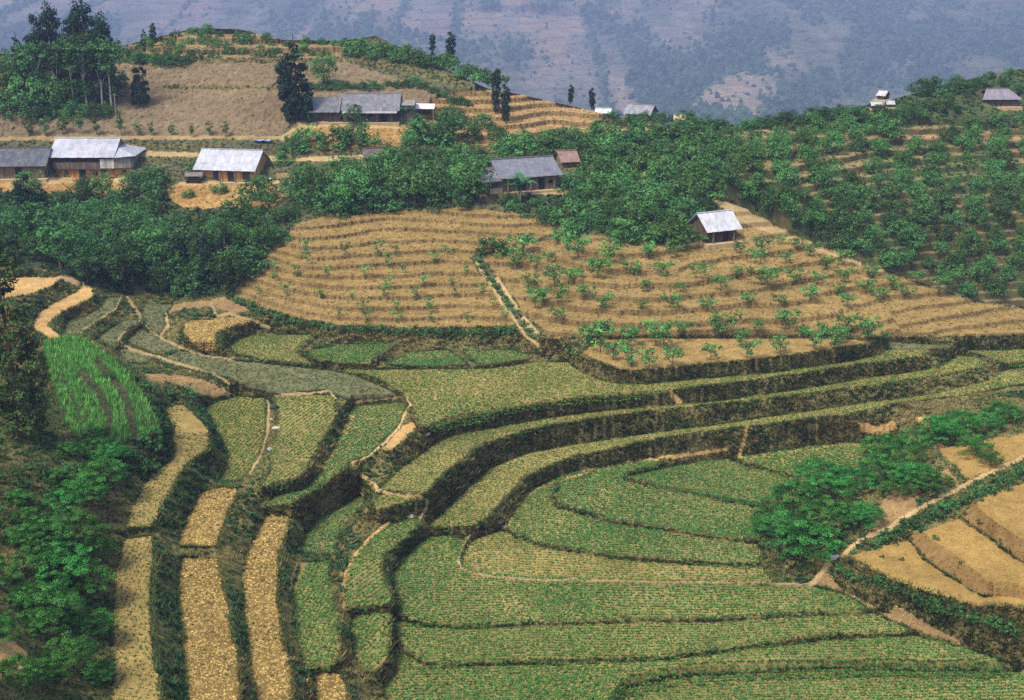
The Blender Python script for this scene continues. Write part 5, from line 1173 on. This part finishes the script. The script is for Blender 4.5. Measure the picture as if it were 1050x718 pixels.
for i, (l, u, v, s, c) in enumerate([("dark boulder at the top of the bank between two stubble fields", 282, 419, .55, (.05, .05, .05)), ("white stone on the bank below the dark boulder", 279, 431, .28, (.36, .34, .30)), ("larger white stone lowest on the bank between two stubble fields", 283, 440, .4, (.42, .40, .36)), ("grey stone near the foot of that same bank", 277, 462, .35, (.3, .29, .27)),
    ("grey stone at the corner of the broad plain's bank", 438, 446, .35, (.20, .19, .17)), ("pale stone at the corner of the broad plain's bank", 442, 452, .28, (.30, .28, .24)), ("white stone where the dirt path meets the plowed plot", 857, 573, .5, (.55, .53, .5)), ("small white stone at the end of a low field ridge", 896, 628, .3, (.6, .58, .55)), ("dark boulder at the corner of the two green terraces", 511, 537, .6, (.045, .045, .04)), ("pale stone at the junction of two terrace paths", 420, 531, .4, (.55, .5, .42))]):
    lump("stone", l, "stone", hit(u, v) + Vector((0, 0, s * .3)), s, s * .8, s * .6, c, 20 + i)
# banana plant in front of the grey farmhouse
def banana(label, u, v, h, n, seed):
    gg = random.Random(seed); b = root_at("banana_plant", label, "banana plant", hit(u, v), gg.uniform(0, 360))
    for s_ in range(4):
        V, F = [], []; ox, oy = gg.uniform(-.5, .5), gg.uniform(-.4, .4); hh = h * gg.uniform(.25, .48)
        limb(V, F, [(ox, oy, -.3), (ox * 1.2, oy * 1.2, hh * .5), (ox * 1.3, oy * 1.3, hh)], .16, .09, 8); st = mesh_obj("stem", np.array(V), np.array(F), np.tile(np.array((.14, .15, .07)), (len(V), 1)), M_WOOD, b, smooth=True)
        for k in range(n):
            a = gg.uniform(0, 6.28); L = h * gg.uniform(.5, .72); up = gg.uniform(.75, 1.4); W = L * .17
            VV, FF, CC = [], [], []; sh = gg.uniform(.7, 1.4)
            for i in range(8):
                t = i / 7; rr = L * t * math.cos(up) * (1 + .3 * t); zz = hh + L * (math.sin(up) * t - .75 * t * t * (1.2 - .5 * math.sin(up))); w = W * math.sin(math.pi * min(.12 + t * .88, 1)) + .02
                for sgn, dz in ((-1, .10), (0, 0), (1, .10)): VV.append((ox * 1.3 + rr * math.cos(a) - sgn * w * math.sin(a), oy * 1.3 + rr * math.sin(a) + sgn * w * math.cos(a), zz + dz * w / W)); CC.append((sh, sh, sh))
            for i in range(7):
                for j in range(2): FF.append((i * 3 + j, i * 3 + j + 1, (i + 1) * 3 + j + 1, (i + 1) * 3 + j))
            mesh_obj("leaf", np.array(VV), np.array(FF), np.array(CC), LEAF_BANANA, b, smooth=True)
LEAF_BANANA = leaf_mat("banana leaves", (.060, .175, .085))
banana("tall clump of banana leaves in front of the grey farmhouse", 531, 206, 5.4, 5, 4)
banana("small banana clump at the right end of the long farmhouse", 413, 127, 4.2, 4, 9)
# trees on the mountain, one far-off mass
g = np.random.default_rng(91)
fw = np.where((FU > -30) & (FU < 1080) & (FV < 135) & (FV > -30), forest * .42 + np.where(bare, .02, .05 * np.clip((fn3 - .38) * 5, 0, 1)), 0)
a_, b_ = np.nonzero(g.uniform(0, 1, fw.shape) < fw)
P = np.stack([fx, FD, FZ], -1)[a_, b_] + g.uniform(-3, 3, (len(a_), 3)) * np.array([1, 1, 0])
on = forest[a_, b_] > .4
nb = len(P); r = np.where(on, g.uniform(2.4, 6.5, nb), g.uniform(1.2, 4.2, nb)); hgt = r * g.uniform(.9, 2.0, nb)
lat = np.array([[math.cos(t), math.sin(t), z] for z, q in ((0, 1), (.55, .9)) for t in np.linspace(0, 2 * math.pi, 7)[:-1]]); lat[6:, :2] *= .75; lat = np.concatenate([lat, [[0, 0, 1]]])
jit = g.uniform(.65, 1.3, (nb, 13, 1))
V = P[:, None] + lat[None] * np.stack([r, r, hgt], -1)[:, None] * jit
fq = [(j, (j + 1) % 6, 6 + (j + 1) % 6) for j in range(6)] + [(j, 6 + (j + 1) % 6, 6 + j) for j in range(6)] + [(6 + j, 6 + (j + 1) % 6, 12) for j in range(6)]
F = (np.array(fq)[None] + (np.arange(nb) * 13)[:, None, None]).reshape(-1, 3)
C = np.where(on[:, None], np.array([.036, .068, .032]), np.array([.050, .072, .036])) * g.uniform(.6, 1.4, (nb, 1))
tag(mesh_obj("far_woods", V.reshape(-1, 3), F, np.repeat(C, 13, 0), M_HILL), "hazy far-off woods and scrub on the mountain", "woods", kind="stuff")
# ------------------------------------------------------------------ the air: haze over the valley
lo_, hi_ = float(FZ.min()) - 1.5, max(float(FZ.max()), CAM_Z) + 25
mh = bpy.data.meshes.new("haze"); bm = bmesh.new(); bmesh.ops.create_cube(bm, size=1.0)
for v in bm.verts: v.co = Vector((v.co.x * 9000, v.co.y * 5200 + 2300, (v.co.z + .5) * (hi_ - lo_) + lo_))
bm.to_mesh(mh); bm.free(); hz_o = bpy.data.objects.new("haze", mh); COL.objects.link(hz_o)
m, nt, out = new_mat("hazy air"); pv = N(nt, "ShaderNodeVolumePrincipled")
pv.inputs["Color"].default_value = (.52, .63, 1.0, 1); pv.inputs["Density"].default_value = .00028; pv.inputs["Anisotropy"].default_value = .2
nt.links.new(pv.outputs[0], out.inputs["Volume"]); mh.materials.append(m); tag(hz_o, "thin bluish haze filling the valley air", "haze", kind="stuff")
